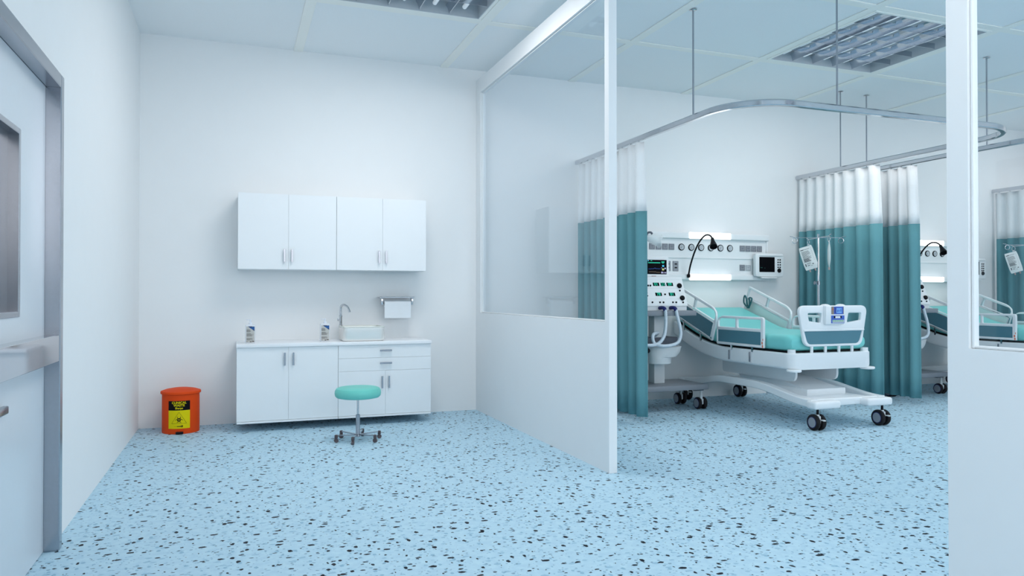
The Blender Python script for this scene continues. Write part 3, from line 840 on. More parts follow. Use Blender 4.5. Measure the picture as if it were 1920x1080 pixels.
# ------------------------------------------------------------------ bed bay
BX = 5.19
def make_head_unit():
    t = thing('bedhead_unit', (5.2, YB, 1.36), 'long white bedhead wall unit with lamps, sockets and gas outlets above the front bed', 'bedhead unit', 'bedhead wall units')
    yf = 7.315
    x0, x1 = 4.355, 6.040
    bm = bm_new()
    box(bm, x0 + .02, x1 - .02, yf, YB - .0005, 1.385, 1.905, .004, 1)
    build('panel', bm, M['white'], t)
    bm = bm_new()
    for z0, z1, yy in ((1.848, 1.922, yf - .035), (1.372, 1.440, yf - .035)):
        pr = round_poly([(yy, z0), (yf + .01, z0), (yf + .01, z1), (yy, z1)], [.012, 0, 0, .022], 5)
        extrude_poly(bm, pr, 'x', x0, x1)
    build('lamp_channel', bm, M['white'], t)
    bm = bm_new()
    box(bm, x0, x1, yf - .012, yf + .008, 1.622, 1.640, .005)
    box(bm, x0, x0 + .025, yf - .018, yf + .008, 1.440, 1.848, .006); box(bm, x1 - .025, x1, yf - .018, yf + .008, 1.440, 1.848, .006)
    build('rail_trim', bm, M['white'], t)
    for z0, z1 in ((1.849, 1.925), (1.368, 1.439)):
        bm = bm_new(); box(bm, 4.905, 5.482, yf - .048, yf - .020, z0, z1, .014, 4); build('reading_light', bm, M['lightglow'], t)
    def socket(x, z, w, h, m, kind):
        bm = bm_new(); box(bm, x, x + w, yf - .009, yf + .002, z, z + h, .003, 1); s = build('socket', bm, m, t)
        bm = bm_new()
        if kind == 0:
            for fr in ((.08, .92, .80, .84), (.08, .92, .16, .20), (.08, .12, .2, .8), (.88, .92, .2, .8), (.30, .70, .52, .60), (.38, .62, .34, .38)):
                box(bm, x + w * fr[0], x + w * fr[1], yf - .0105, yf - .008, z + h * fr[2], z + h * fr[3])
            build('socket_marking', bm, M['darkgrey'] if m is M['socket'] else M['socket'], s)
        else:
            for zz in (.28, .64):
                box(bm, x + w * .28, x + w * .72, yf - .0105, yf - .008, z + h * zz, z + h * (zz + .12))
            build('socket_slot', bm, M['black'], s)
    for i in range(4): socket(4.392 + i * .0858, 1.716, .074, .072, M['socket'], 0)
    for i in range(4): socket(5.633 + i * .0828, 1.716, .074, .072, M['socket'], 0)
    socket(5.632, 1.487, .074, .072, M['socket'], 0); socket(5.716, 1.487, .074, .072, M['socketlight'], 0)
    socket(4.600, 1.472, .074, .116, M['socket'], 1); socket(4.704, 1.472, .074, .116, M['socket'], 1)
    for i in range(6):
        x = 4.820 + i * .1344
        bm = bm_new(); lathe(bm, [(.040, 0), (.040, .010), (.036, .014), (.032, .014), (.031, .010), (0, .010)], (x, yf + .001, 1.751), axis=(0, -1, 0), seg=28)
        g = build('gas_outlet', bm, M['black'], t)
        bm = bm_new(); lathe(bm, [(.0315, .009), (.0315, .012), (.012, .012), (.011, .018), (0, .018)], (x, yf + .001, 1.751), axis=(0, -1, 0), seg=28); build('outlet_face', bm, M['socketlight'], g)
        bm = bm_new(); box(bm, x - .008, x + .016, yf - .0135, yf - .0105, 1.752, 1.763); box(bm, x - .016, x - .008, yf - .0135, yf - .0105, 1.741, 1.747); build('outlet_mark', bm, M['grey'], g)
    return t
def make_lamp():
    t = thing('gooseneck_lamp', (4.885, 7.28, 1.40), 'black gooseneck examination lamp on the bedhead unit of the front bed', 'lamp', 'gooseneck examination lamps')
    bm = bm_new(); box(bm, 4.868, 4.902, 7.250, 7.2775, 1.396, 1.437, .005); build('clamp', bm, M['black'], t)
    bm = bm_new()
    pth = smooth_path([(4.883, 7.262, 1.43), (4.884, 7.225, 1.54), (4.900, 7.165, 1.69), (4.917, 7.095, 1.80), (4.932, 7.02, 1.862), (4.938, 6.955, 1.867), (4.933, 6.90, 1.845), (4.926, 6.865, 1.810)], 8)
    tube(bm, pth, .0095, 12); build('neck', bm, M['black'], t)
    a = Vector((4.928, 6.868, 1.815)); d = (Vector((4.880, 6.775, 1.705)) - a).normalized()
    bm = bm_new(); lathe(bm, [(0, -.012), (.016, -.012), (.019, 0), (.020, .03), (.038, .10), (.042, .125), (.037, .128), (.030, .10), (0, .09)], a, axis=d, seg=24)
    build('lamp_head', bm, M['black'], t)
    return t
def make_wall_monitor():
    t = thing('wall_monitor', (5.97, 7.30, 1.42), 'white bedside monitor with dark screen on the wall beside the front bedhead', 'monitor', 'wall mounted bedside monitors')
    # outline in wall plane
    x0, x1, z0, z1, yf = 5.790, 6.202, 1.413, 1.695, 7.215
    bm = bm_new(); R = []
    for y, k in ((yf + .055, .006), (yf + .012, 0), (yf + .003, .004), (yf, .012)):
        R.append([(p[0], y, p[1]) for p in round_poly([(x0 + k, z0 + k), (x1 - k, z0 + k), (x1 - k, z1 - k), (x0 + k, z1 - k)], .03, 6)])
    loft(bm, R); body = build('case', bm, M['white'], t)
    bm = bm_new(); box(bm, x0 + .05, x1 - .03, yf - .012, yf + .004, z1 - .030, z1 - .022, .003); build('top_ridge', bm, M['white'], body)
    bm = bm_new(); box(bm, x0 + .050, x0 + .275, yf - .003, yf + .004, z0 + .058, z0 + .238, .002, 1); sc = build('screen', bm, M['screen'], t)
    bm = bm_new(); ys = yf - .0036
    box(bm, x0 + .065, x0 + .095, ys, ys + .001, z0 + .106, z0 + .114); box(bm, x0 + .126, x0 + .132, ys, ys + .001, z0 + .098, z0 + .112); build('screen_trace', bm, mat('dim_trace', (0, .02, .02, 1), .5, emit=(0.0, .10, .07, 1), estr=.35), sc)
    for i in range(4):
        for j in range(2):
            bm = bm_new(); cyl(bm, (x1 - .088 + .030 * j, yf + .002, z1 - .075 - .030 * i), (x1 - .088 + .030 * j, yf - .006, z1 - .075 - .030 * i), .0085, seg=14); build('button', bm, M['black'], t)
    bm = bm_new(); lathe(bm, [(.025, 0), (.025, .012), (.021, .016), (0, .016)], (x1 - .073, yf + .002, z0 + .078), axis=(0, -1, 0), seg=22); build('dial', bm, M['black'], t)
    bm = bm_new(); box(bm, x0 + .08, x1 - .11, yf - .012, yf + .05, z0 - .020, z0 - .002, .006); build('grip', bm, M['white'], t)
    bm = bm_new(); box(bm, x0 + .10, x1 - .06, yf + .054, YB - .0005, z0 - .015, z0 + .06, .005); box(bm, x0 + .16, x1 - .12, yf + .05, YB - .0005, z0 + .06, z0 + .16, .005); build('wall_bracket', bm, M['offwhite'], t)
    return t

# caster pair
def caster(root, x, y, ztop, r=.072, brake=True, stem_m='black'):
    bm = bm_new()
    cyl(bm, (x, y, ztop - .055), (x, y, ztop), .011, seg=14); build_c = build('caster', bm, M[stem_m], root)
    yo = y + .012
    bm = bm_new()
    box(bm, x - .010, x + .010, yo - .045, yo + .030, r - .01, 2 * r - .012, .008, 2)
    cyl(bm, (x, y, 2 * r - .02), (x, y, ztop - .05), .016, seg=14)
    build('fork', bm, M['offwhite'], build_c)
    for s in (-1, 1):
        bm = bm_new(); xo = x + s * .033
        lathe(bm, [(.048, -.019), (r - .010, -.019), (r - .003, -.014), (r, -.006), (r, .006), (r - .003, .014), (r - .010, .019), (.048, .019)], (xo, yo, r + .0005), axis=(s, 0, 0), seg=36)
        tire = build('tire', bm, M['tire'], build_c)
        bm = bm_new(); lathe(bm, [(0, .0185), (.044, .0185), (.044, .0205), (.030, .0215), (0, .0215)], (xo, yo, r + .0005), axis=(s, 0, 0), seg=30); build('hub_cap', bm, M['hub'], build_c)
        bm = bm_new(); lathe(bm, [(.044, .0188), (.050, .0188), (.050, .0200), (.044, .0205)], (xo, yo, r + .0005), axis=(s, 0, 0), seg=36); build('hub_ring', bm, M['bluering'], build_c)
    if brake:
        bm = bm_new(); sweep(bm, [(x, yo - .03, r + .022), (x, yo - .075, r + .028), (x, yo - .098, r + .026)], [(-.013, -.004), (.013, -.004), (.013, .004), (-.013, .004)]); build('brake_pedal', bm, M['offwhite'], build_c)

def side_rail(root, far):
    """foot-end and head-end side rails"""
    x = BX + (.485 if far else -.485)
    th = .026
    name_x = 'side_rail'
    def mk(fn, L, Hh, curve_at_start, post_s, panel_top, extra):
        # local coords s (along bed, from foot to head), t (up)
        if curve_at_start:      # head rail: big curve at the foot end
            outline = round_poly([(0, 0), (L, 0), (L, Hh), (0, Hh)], [.015, .02, .025, .15], 12)
            h1 = round_poly([(.030, panel_top + .022), (post_s - .014, panel_top + .022), (post_s - .014, Hh - .030), (.030, Hh - .030)], [.012, .012, .012, .125], 10)
            h2 = round_poly([(post_s + .020, panel_top + .022), (L - .028, panel_top + .022), (L - .028, Hh - .030), (post_s + .020, Hh - .030)], .014, 5)
        else:                   # foot rail: big curve at the head end
            outline = round_poly([(0, 0), (L, 0), (L, Hh), (0, Hh)], [.012, .02, .13, .035], 12)
            h1 = round_poly([(.042, panel_top + .020), (post_s - .016, panel_top + .020), (post_s - .016, Hh - .026), (.042, Hh - .026)], .012, 5)
            h2 = round_poly([(post_s + .012, panel_top + .020), (L - .030, panel_top + .020), (L - .030, Hh - .026), (post_s + .012, Hh - .026)], [.012, .012, .105, .012], 10)
        hp = round_poly([(.045, .026), (L - .022, .026), (L - .022, panel_top - .012), (.045, panel_top - .012)], .006, 3)
        bm = bm_new()
        add_plate(bm, outline, [h1, h2, hp], th, .008, lambda c: fn(c.x, c.y, c.z))
        rl = build(name_x, bm, M['bedwhite'], root)
        bm = bm_new(); add_plate(bm, [(.046, .027), (L - .023, .027), (L - .023, panel_top - .013), (.046, panel_top - .013)], [], .012, 0, lambda c: fn(c.x, c.y, c.z))
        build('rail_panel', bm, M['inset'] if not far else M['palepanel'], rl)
        if extra:
            bm = bm_new()
            for (sa, sb, ta, tb) in ((.006, .020, .004, .030), (.010, .026, .038, .060), (.004, .012, .070, .09)):
                add_plate(bm, [(sa, ta), (sb, ta), (sb, tb), (sa, tb)], [], .028, 0, lambda c: fn(c.x, c.y, c.z))
            build('orange_marks', bm, M['orangemark'], rl)
        return rl
    y0 = 5.742
    r2 = mk(lambda s, t_, d: Vector((x + d, y0 + s, .690 + t_)), .735, .295, False, .432 - .02, .162, not far)
    ang = radians(19.5); oy, oz = 6.560, .712
    r1 = mk(lambda s, t_, d: Vector((x + d, oy + s * cos(ang) - t_ * sin(ang), oz + s * sin(ang) + t_ * cos(ang))), .790, .348, True, .420, .198, False)
    for rl, pts in ((r2, ((5.93, .690, .645), (6.25, .690, .645))), (r1, ((6.78, .795, .70), (7.10, .905, .80)))):
        for y, zt, zb in pts:
            bm = bm_new()
            sweep(bm, [(x - (.006 if not far else -.006), y + .01, zt + .02), (x, y - .006, zt - .006), (x, y - .012, zb)], [(-.006, -.008), (.006, -.008), (.006, .008), (-.006, .008)])
            build('bracket', bm, M['chrome'], rl)
            if rl is r2 and not far:
                bm = bm_new(); box(bm, x - .012, x - .002, y + .014, y + .030, .545, .640, .003); build('latch_lever', bm, M['steel'], rl)

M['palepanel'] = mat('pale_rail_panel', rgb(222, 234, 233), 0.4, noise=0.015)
def make_bed():
    t = thing('hospital_bed', (BX, 6.25, 0), 'white electric hospital bed with raised backrest, first bay from the glazed partition', 'bed', 'electric hospital beds')
    hw = .470
    # low chassis with arched side beams
    def arch(y): # top height of the arched beam
        k = max(0.0, min(1.0, (y - 5.24) / .75)); s = k * k * (3 - 2 * k)
        e = max(0.0, min(1.0, (y - 6.45) / .65)); s2 = e * e * (3 - 2 * e)
        return .270 + .085 * s - .085 * s2
    bm = bm_new()
    for s in (-1, 1):
        rings = []
        for i in range(29):
            y = 5.20 + (7.22 - 5.20) * i / 28; zt = arch(y); zb = zt - .068
            xo = BX + s * .432; xi = BX + s * .352
            rings.append([(xo, y, zb + .006), (xo - s * .006, y, zb), (xi, y, zb), (xi, y, zt - .004), (xi + s * .004, y, zt), (xo - s * .008, y, zt), (xo, y, zt - .008)])
        loft(bm, rings)
    box(bm, BX - .36, BX + .36, 5.215, 5.275, .200, .268, .012, 3)
    box(bm, BX - .36, BX + .36, 7.14, 7.20, .200, .266, .012, 3)
    build('chassis', bm, M['bedwhite'], t)
    for sx in (-1, 1):
        for y in (5.185, 7.215):
            bm = bm_new(); xa = BX + sx * .450; xb = BX + sx * .155
            box(bm, min(xa, xb), max(xa, xb), y - .062, y + .062, .190, .262, .024, 4); build('corner_pad', bm, M['bedwhite'], t)
            caster(t, BX + sx * .374, y - .005, .192)
    # lift base: stepped plate and sloping cover
    bm = bm_new(); box(bm, BX - .30, BX + .30, 5.30, 5.95, .232, .262, .006, 2); box(bm, BX - .235, BX + .225, 5.46, 6.65, .260, .322, .008, 2)
    build('base_cover', bm, M['bedwhite'], t)
    bm = bm_new(); extrude_poly(bm, [(5.50, .322), (6.45, .322), (6.45, .52), (6.25, .52), (6.05, .41)], 'x', BX - .225, BX + .18); build('lift_column', bm, M['bedwhite'], t)
    # apron plates
    for s in (-1, 1):
        pr = round_poly([(5.585, .375), (6.70, .375), (6.70, .53), (5.585, .53)], [.13, .05, 0, 0], 10)
        bm = bm_new(); x = BX + s * .246; extrude_poly(bm, pr, 'x', x - .012, x + .012); build('apron', bm, M['bedwhite'], t)
    # tub frame
    def top(y):
        if y < 6.35: return .664
        d = y - 6.35; return .664 + .245 * d * d * (1 if d < .6 else 1) + .02 * d
    def bot(y):
        if y < 6.30: return .516
        d = y - 6.30; return .516 + .235 * d * d
    bm = bm_new(); rings = []
    ysx = [5.368 + .10 * (1 - cos(pi / 2 * i / 8)) for i in range(9)] + [5.5 + i * .1 for i in range(0, 8)] + [6.30 + .06 * i for i in range(17)] + [7.29]
    for y in ysx:
        k = max(0.0, (5.468 - y) / .10); w = hw + .012 - .10 * (1 - sqrt(max(0, 1 - k * k))); zt, zb = top(y), bot(y); r = .014
        pts = round_poly([(-w, zb), (w, zb), (w, zt), (-w, zt)], [.03, .03, r, r], 4)
        rings.append([(BX + a, y, b) for a, b in pts])
    loft(bm, rings); build('frame', bm, M['bedwhite'], t)
    # dark deck line between frame and mattress
    bm = bm_new(); rings = []
    for i in range(26):
        y = 5.46 + (7.26 - 5.46) * i / 25; zt = top(y)
        rings.append([(BX + a, y, b) for a, b in ((-.44, zt - .01), (.44, zt - .01), (.44, zt + .014), (-.44, zt + .014))])
    loft(bm, rings); build('deck', bm, M['black'], t)
    # mattress
    def mtop(y):
        if y < 6.40: return .832
        d = y - 6.40
        return .832 + (.62 * d * d if d < .25 else .62 * .0625 + .31 * (d - .25))
    bm = bm_new(); rings = []; ml = .455
    N_ = 44
    for i in range(N_ + 1):
        u = i / N_; y = 5.435 + (7.275 - 5.435) * u
        zt = mtop(y); zb = max(top(y) + .012, zt - .190); 
        e = min((y - 5.435) / .07, (7.275 - y) / .05, 1.0); e = sqrt(max(0, 1 - (1 - max(e, 0)) ** 2)) if e < 1 else 1
        e = max(e, .30)
        w = ml - .03 * (1 - e); zc = (zt + zb) / 2; hz = (zt - zb) / 2 * (.45 + .55 * e)
        pts = round_poly([(-w, zc - hz), (w, zc - hz), (w, zc + hz), (-w, zc + hz)], .07, 7)
        rings.append([(BX + a, y, b) for a, b in pts])
    loft(bm, rings); build('mattress', bm, M['mattress'], t, smooth=60)
    side_rail(t, False); side_rail(t, True)
    # footboard
    yf = 5.400; fc = BX + .008
    def fmap(c): return Vector((fc + c.x, yf + (-c.z), c.y))
    outline = round_poly([(-.335, .722), (.340, .722), (.412, 1.100), (-.412, 1.100)], [.085, .085, .07, .07], 10)
    s1 = round_poly([(-.285, .958), (-.150, .940), (-.138, 1.030), (-.300, 1.030)], .012, 4)
    s2 = round_poly([(.160, .940), (.325, .962), (.332, 1.030), (.180, 1.030)], .012, 4)
    ins = round_poly([(-.300, .744), (.304, .744), (.345, .862), (-.338, .862)], [.06, .06, .004, .004], 8)
    bm = bm_new(); add_plate(bm, outline, [s1, s2, ins], .036, .010, fmap)
    fb = build('footboard', bm, M['bedwhite'], t)
    bm = bm_new(); add_plate(bm, ins, [], .016, 0, lambda c: fmap(Vector((c.x, c.y, c.z)))); build('footboard_panel', bm, M['inset'], fb)
    bm = bm_new()
    box(bm, fc - .352, fc + .362, yf - .026, yf - .010, .864, .882, .006); build('footboard_ridge', bm, M['bedwhite'], fb)
    for xx in (-.085, .095):
        bm = bm_new(); lathe(bm, [(0, 1.114), (.022, 1.112), (.040, 1.104), (.046, 1.092)], (fc + xx, yf, 0), seg=20)
        build('top_bump', bm, M['bedwhite'], fb)
    bm = bm_new(); box(bm, fc - .122, fc + .094, yf - .052, yf - .012, .926, 1.096, .008, 2); cb = build('control_box', bm, M['bedwhite'], fb)
    yc = yf - .053
    def scr(x0, x1, z0, z1, m, nm, d=.0):
        bm = bm_new(); box(bm, fc + x0, fc + x1, yc - .002 - d, yc + .003, z0, z1); return build(nm, bm, m, cb)
    scr(-.062, .082, 1.020, 1.090, M['panelblue'], 'display'); scr(-.062, -.034, 1.020, 1.090, M['paneltan'], 'key_strip', .0006)
    scr(.076, .082, 1.020, 1.090, M['paneltan'], 'display_edge', .0006)
    scr(-.004, .058, 1.030, 1.076, M['panelsky'], 'display_figure', .0006); scr(-.028, -.008, 1.030, 1.082, mat('display_deep', rgb(34, 62, 150), .3), 'display_menu', .0006)
    scr(-.056, -.040, 1.060, 1.072, M['keyred'], 'red_key', .0012)
    bm = bm_new()
    for xx in (.004, .020, .042): box(bm, fc + xx, fc + xx + .009, yc - .0036, yc, 1.038 + .004 * (xx > .01), 1.062 + .006 * (xx > .03))
    build('display_glyph', bm, M['panelblue'], cb)
    scr(-.064, .090, .936, 1.008, M['panelblue'], 'keypad'); scr(-.052, .086, .940, .968, M['keygrey'], 'keypad_plate', .0006)
    scr(-.034, .056, .984, 1.003, M['ink'], 'slot_surround', .0006); scr(-.018, .040, .983, 1.002, M['white'], 'slot_plate', .0014)
    bm = bm_new()
    for k in range(6): box(bm, fc - .048 + k * .022, fc - .048 + k * .022 + .012, yc - .0036, yc, .954, .964)
    build('keypad_key', bm, M['keygreen'], cb)
    bm = bm_new()
    for xx in (-.244, -.085, .075, .232): cyl(bm, (fc + xx, yf, .655), (fc + xx, yf, .735), .014, seg=14)
    build('footboard_post', bm, M['bedwhite'], fb)
    for s in (-1, 1):
        bm = bm_new(); lathe(bm, [(0, .65), (.036, .65), (.036, .672), (.034, .675), (.036, .678), (.036, .684), (.034, .687), (.036, .690), (.035, .697), (0, .697)], (BX + s * .43, 5.44, 0), seg=24); build('corner_cap', bm, M['bedwhite'], t)
        bm = bm_new(); lathe(bm, [(0, .496), (.06, .496), (.066, .502), (.066, .514), (.06, .519), (0, .519)], (BX + s * .435, 5.405, 0), seg=28); build('bumper_wheel', bm, M['bedwhite'], t)
    return t

def make_strap():
    t = thing('looped_strap', (5.655, 7.17, 1.06), 'dark teal rubber strap in two loops hung on the raised far bed rail', 'strap', 'looped straps on bed rails')
    bm = bm_new(); k = 5.648
    c = Vector((k, 7.15, 1.06))
    for (dy, dx, wy, zt) in ((.055, -.012, .038, 1.19), (-.045, -.018, .038, 1.165)):
        pth = smooth_path([(k - .02, 7.150 + dy * .2, 1.052), (k - .022, 7.150 + dy + wy * .5, 1.10), (k - .024, 7.150 + dy + wy * .5, 1.16), (k - .024, 7.150 + dy, zt), (k - .026, 7.150 + dy - wy * .7, 1.15), (k - .024, 7.150 + dy * .6 - wy * .4, 1.09)], 6, closed=True)
        tube(bm, pth, .0085, 10, closed=True)
    build('strap_loop', bm, M['strap'], t)
    bm = bm_new(); box(bm, k - .034, k - .008, 7.135, 7.168, 1.040, 1.066, .006); build('strap_clip', bm, M['strap'], t)
    return t

VX = 4.184
def make_cart():
    t = thing('equipment_cart', (VX, 6.75, 0), 'grey wheeled equipment cart carrying the ventilator of the front bed', 'cart', 'ventilator carts')
    bm = bm_new(); box(bm, VX - .323, VX + .323, 6.56, 7.05, .982, 1.034, .004, 2); build('shelf', bm, M['grey'], t)
    bm = bm_new(); box(bm, VX - .428, VX + .428, 6.50, 7.05, .214, .268, .006, 2); build('base_plate', bm, M['grey'], t)
    bm = bm_new(); box(bm, VX - .076, VX + .052, 6.74, 6.86, .268, .982, .006, 2); build('post', bm, M['offwhite'], t)
    bm = bm_new(); box(bm, VX - .20, VX + .205, 6.73, 6.95, .655, .752, .006, 2); build('side_tray', bm, M['darkgrey'], t)
    for sx in (-1, 1):
        for y in (6.585, 6.965):
            bm = bm_new(); x = VX + sx * .395
            box(bm, min(x - sx * .09, x + sx * .02), max(x - sx * .09, x + sx * .02), y - .02, y + .02, .195, .214, .004); build('caster_bracket', bm, M['darkgrey'], t)
            caster(t, x, y, .20, r=.062, brake=False, stem_m='offwhite')
    # humidifier bowl clamped on the post
    bm = bm_new(); cx, cy = VX - .060, 6.63
    def oval(z, ax, ay, sx): return [(cx + sx + ax * cos(2 * pi * i / 32), cy + ay * sin(2 * pi * i / 32), z) for i in range(32)]
    loft(bm, [oval(.488, .115, .095, -.02), oval(.494, .122, .100, -.02), oval(.556, .124, .102, -.018), oval(.560, .155, .108, .012), oval(.600, .178, .112, .030), oval(.652, .188, .115, .038), oval(.664, .190, .116, .040)])
    hb = build('humidifier_bowl', bm, M['offwhite'], t)
    bm = bm_new(); lathe(bm, [(0, 0), (.022, 0), (.024, .004), (.024, .022), (.020, .026), (0, .026)], (3.918, 6.560, .632), axis=(-.25, -1, 0), seg=20)
    build('humidifier_knob', bm, M['black'], hb)
    return t

def make_ventilator():
    t = thing('ventilator', (VX, 6.80, 1.0345), 'white ventilator with green digits and black knobs on the front cart', 'ventilator', 'ventilators')
    x0, x1 = 3.938, 4.431
    ya, za, yb, zb = 6.600, 1.083, 6.716, 1.385       # sloping front: bottom and top
    bm = bm_new()
    vs = extrude_poly(bm, [(ya, za), (6.622, za - .004), (6.622, 1.0345), (7.0, 1.0345), (7.0, zb), (yb + .01, zb + .002), (yb, zb)], 'x', x0, x1)
    bmesh.ops.bevel(bm, geom=list(bm.edges), offset=.005, segments=2, affect='EDGES')
    build('case', bm, M['white'], t)
    L_ = sqrt((yb - ya) ** 2 + (zb - za) ** 2); ex = Vector((1, 0, 0)); eu = Vector((0, (yb - ya) / L_, (zb - za) / L_)); en = Vector((0, -(zb - za) / L_, (yb - ya) / L_))
    def pos(x, z, d=0):   # point on sloping face at world x and height z
        u = (z - za) / (zb - za); return Vector((x, ya + (yb - ya) * u, z)) + en * d
    def fbox(bm, x, z, w, h, d):
        p = pos(x, z)
        src = bmesh.new(); box(src, -w / 2, w / 2, -h / 2, h / 2, -.002, d)
        merge(bm, src, lambda c: p + ex * c.x + eu * c.y + en * c.z)
    for x, z, w, s in ((4.098, 1.308, .074, '01'), (4.180, 1.308, .052, '21'), (4.263, 1.308, .078, '09'), (4.104, 1.204, .076, '78'), (4.265, 1.204, .076, '01')):
        bm = bm_new(); fbox(bm, x, z, w, .036, .0015); d = build('digit_window', bm, M['screen'], t)
        bm = bm_new(); p = pos(x, z); merge(bm, text_bm(s, .046, .0003, .0007), lambda c: p + ex * c.x + eu * c.y + en * (c.z + .0025)); build('green_digits', bm, M['green'], d, recalc=False)
    def knob(x, z, r, h, nm):
        bm = bm_new(); lathe(bm, [(r, 0), (r, h * .6), (r * .85, h), (0, h)], pos(x, z), axis=en, seg=22); build(nm, bm, M['black'], t)
    knob(4.375, 1.293, .027, .018, 'knob'); knob(4.378, 1.164, .027, .018, 'knob')
    for x, z in ((4.369, 1.242), (4.378, 1.119), (4.180, 1.203), (4.010, 1.121), (4.100, 1.120), (4.141, 1.120), (4.255, 1.120), (4.295, 1.120), (3.973, 1.294), (3.999, 1.294), (4.026, 1.294), (3.967, 1.242), (3.967, 1.216), (3.967, 1.187)):
        knob(x, z, .0095 if x > 3.97 else .007, .008, 'button')
    bm = bm_new()
    for z in (1.36, 1.268, 1.155, 1.098): fbox(bm, VX, z, .46, .0012, .0006)
    build('panel_line', bm, M['socketlight'], t)
    for k, x in enumerate((4.112, 4.240)):
        bm = bm_new(); pth = smooth_path([(x - .012, 6.628, 1.062), (x - .004, 6.585, 1.066), (x + .004, 6.556, 1.058), (x + .008, 6.545, 1.032)], 6)
        tube(bm, pth, .019, 14); build('hose_elbow', bm, M['navy'], t)
    def hose(pts, nm='hose'):
        bm = bm_new(); P = smooth_path(pts, 10); out = []; sc = []
        # resample for corrugation
        acc = 0; last = P[0]; res = [P[0]]
        for p in P[1:]:
            d = (p - last); ln = d.length; n = max(1, int(ln / .005))
            for i in range(1, n + 1): res.append(last + d * i / n)
            last = p
        for i in range(len(res)): sc.append(1.0 if i % 3 else .88)
        tube(bm, res, .0175, 14, scale=sc); return build(nm, bm, M['hose'], t, smooth=60)
    hose([(4.120, 6.545, 1.045), (4.118, 6.535, .98), (4.108, 6.52, .87), (4.075, 6.50, .775), (4.015, 6.49, .712), (3.94, 6.49, .690), (3.85, 6.50, .694), (3.74, 6.53, .72)])
    hose([(4.248, 6.545, 1.045), (4.256, 6.535, .98), (4.276, 6.52, .88), (4.278, 6.505, .79), (4.235, 6.485, .715), (4.14, 6.470, .686), (4.03, 6.470, .682), (3.968, 6.50, .705), (3.962, 6.53, .755), (3.990, 6.56, .795), (4.060, 6.60, .806), (4.10, 6.66, .800), (4.11, 6.74, .76)])
    return t

def make_vent_monitor():
    t = thing('ventilator_monitor', (4.15, 6.86, 1.3875), 'monitor with green and blue traces standing on top of the ventilator', 'monitor', 'monitors on ventilators')
    x0, x1, yf = 3.985, 4.300, 6.752
    bm = bm_new()
    extrude_poly(bm, [(yf, 1.388), (6.95, 1.388), (6.95, 1.55), (6.90, 1.60), (yf + .005, 1.60)], 'x', x0, x1)
    bmesh.ops.bevel(bm, geom=list(bm.edges), offset=.008, segments=3, affect='EDGES'); build('case', bm, M['white'], t)
    bm = bm_new(); box(bm, 4.033, 4.267, yf - .004, yf + .004, 1.416, 1.567, .002, 1); sc = build('screen', bm, M['screen'], t)
    y = yf - .0046
    def fig(items, m, nm):
        bm = bm_new()
        for (xa, xb, za, zb) in items: box(bm, 4.033 + .234 * xa, 4.033 + .234 * xb, y, y + .001, 1.416 + .151 * za, 1.416 + .151 * zb)
        build(nm, bm, m, sc)
    fig([(.03, .66, .76, .83), (.16, .24, .91, .96), (.72, .88, .80, .90), (.76, .84, .75, .80)], M['trace_green'], 'green_trace')
    bm = bm_new(); zz = [.36, .36, .355, .37, .38, .37, .40, .43, .39, .38, .385, .37, .38, .37]
    pp = [Vector((4.033 + .234 * (.05 + .62 * i / 13), y, 1.416 + .151 * z)) for i, z in enumerate(zz)]
    sweep(bm, pp, [(-.0012, -.002), (.0012, -.002), (.0012, .002), (-.0012, .002)], up=(0, 1, 0)); build('blue_trace', bm, M['trace_blue'], sc)
    fig([(.02, .07, .90, .97), (.76, .86, .52, .64)], M['trace_cyan'], 'cyan_figure')
    fig([(.75, .86, .27, .40)], M['trace_olive'], 'olive_figure')
    fig([(.71, .80, .06, .18), (.84, .88, .06, .16), (.92, .97, .06, .16), (.88, .95, .36, .46), (.71, .76, .43, .46)], M['trace_lilac'], 'lilac_figure')
    fig([(.08, .45, .15, .17), (.45, .66, .12, .14)], M['trace_brown'], 'brown_trace')
    bm = bm_new(); box(bm, 4.085, 4.140, yf - .004, yf + .002, 1.392, 1.400, .002); build('badge', bm, M['rosetrim'], t)
    # arm that carries the breathing mask
    bm = bm_new(); tube(bm, smooth_path([(4.02, 6.90, 1.585), (4.012, 6.86, 1.68), (3.985, 6.80, 1.76), (3.975, 6.775, 1.80)], 8), .008, 10); build('support_arm', bm, M['grey'], t)
    return t

def make_mask():
    t = thing('breathing_mask', (4.06, 6.76, 1.74), 'clear breathing mask with grey elbow hung at the edge of the front curtain', 'breathing mask')
    bm = bm_new()
    c = Vector((4.03, 6.76, 1.80)); ax = Vector((.93, -.10, -.22)).normalized()
    q = ax.to_track_quat('Z', 'Y'); rings = []
    for r, h, asp in ((.018, -.01, 1), (.030, .0, 1.1), (.045, .04, 1.25), (.055, .09, 1.3), (.060, .125, 1.3), (.066, .132, 1.3), (.062, .140, 1.3)):
        rings.append([c + q @ Vector((r * cos(2 * pi * i / 28), r * asp * .8 * sin(2 * pi * i / 28) , h + .03 * abs(sin(2 * pi * i / 28)) * (h / .14))) for i in range(28)])
    loft(bm, rings, False); build('cup', bm, M['mask'], t, smooth=60)
    bm = bm_new(); tube(bm, smooth_path([(4.022, 6.758, 1.802), (4.028, 6.752, 1.832), (4.045, 6.748, 1.852), (4.072, 6.745, 1.853), (4.088, 6.743, 1.838)], 6), .011, 12); build('elbow', bm, M['darkgrey'], t)
    bm = bm_new(); lathe(bm, [(.013, -.012), (.019, -.012), (.019, .012), (.013, .012)], (4.013, 6.757, 1.815), axis=(.35, -.1, 1), seg=20); build('connector_ring', bm, M['navy'], t)
    bm = bm_new(); tube(bm, [(3.975, 6.775, 1.800), (3.99, 6.768, 1.804), (4.02, 6.758, 1.806)], .009, 10); build('hook', bm, M['grey'], t)
    return t

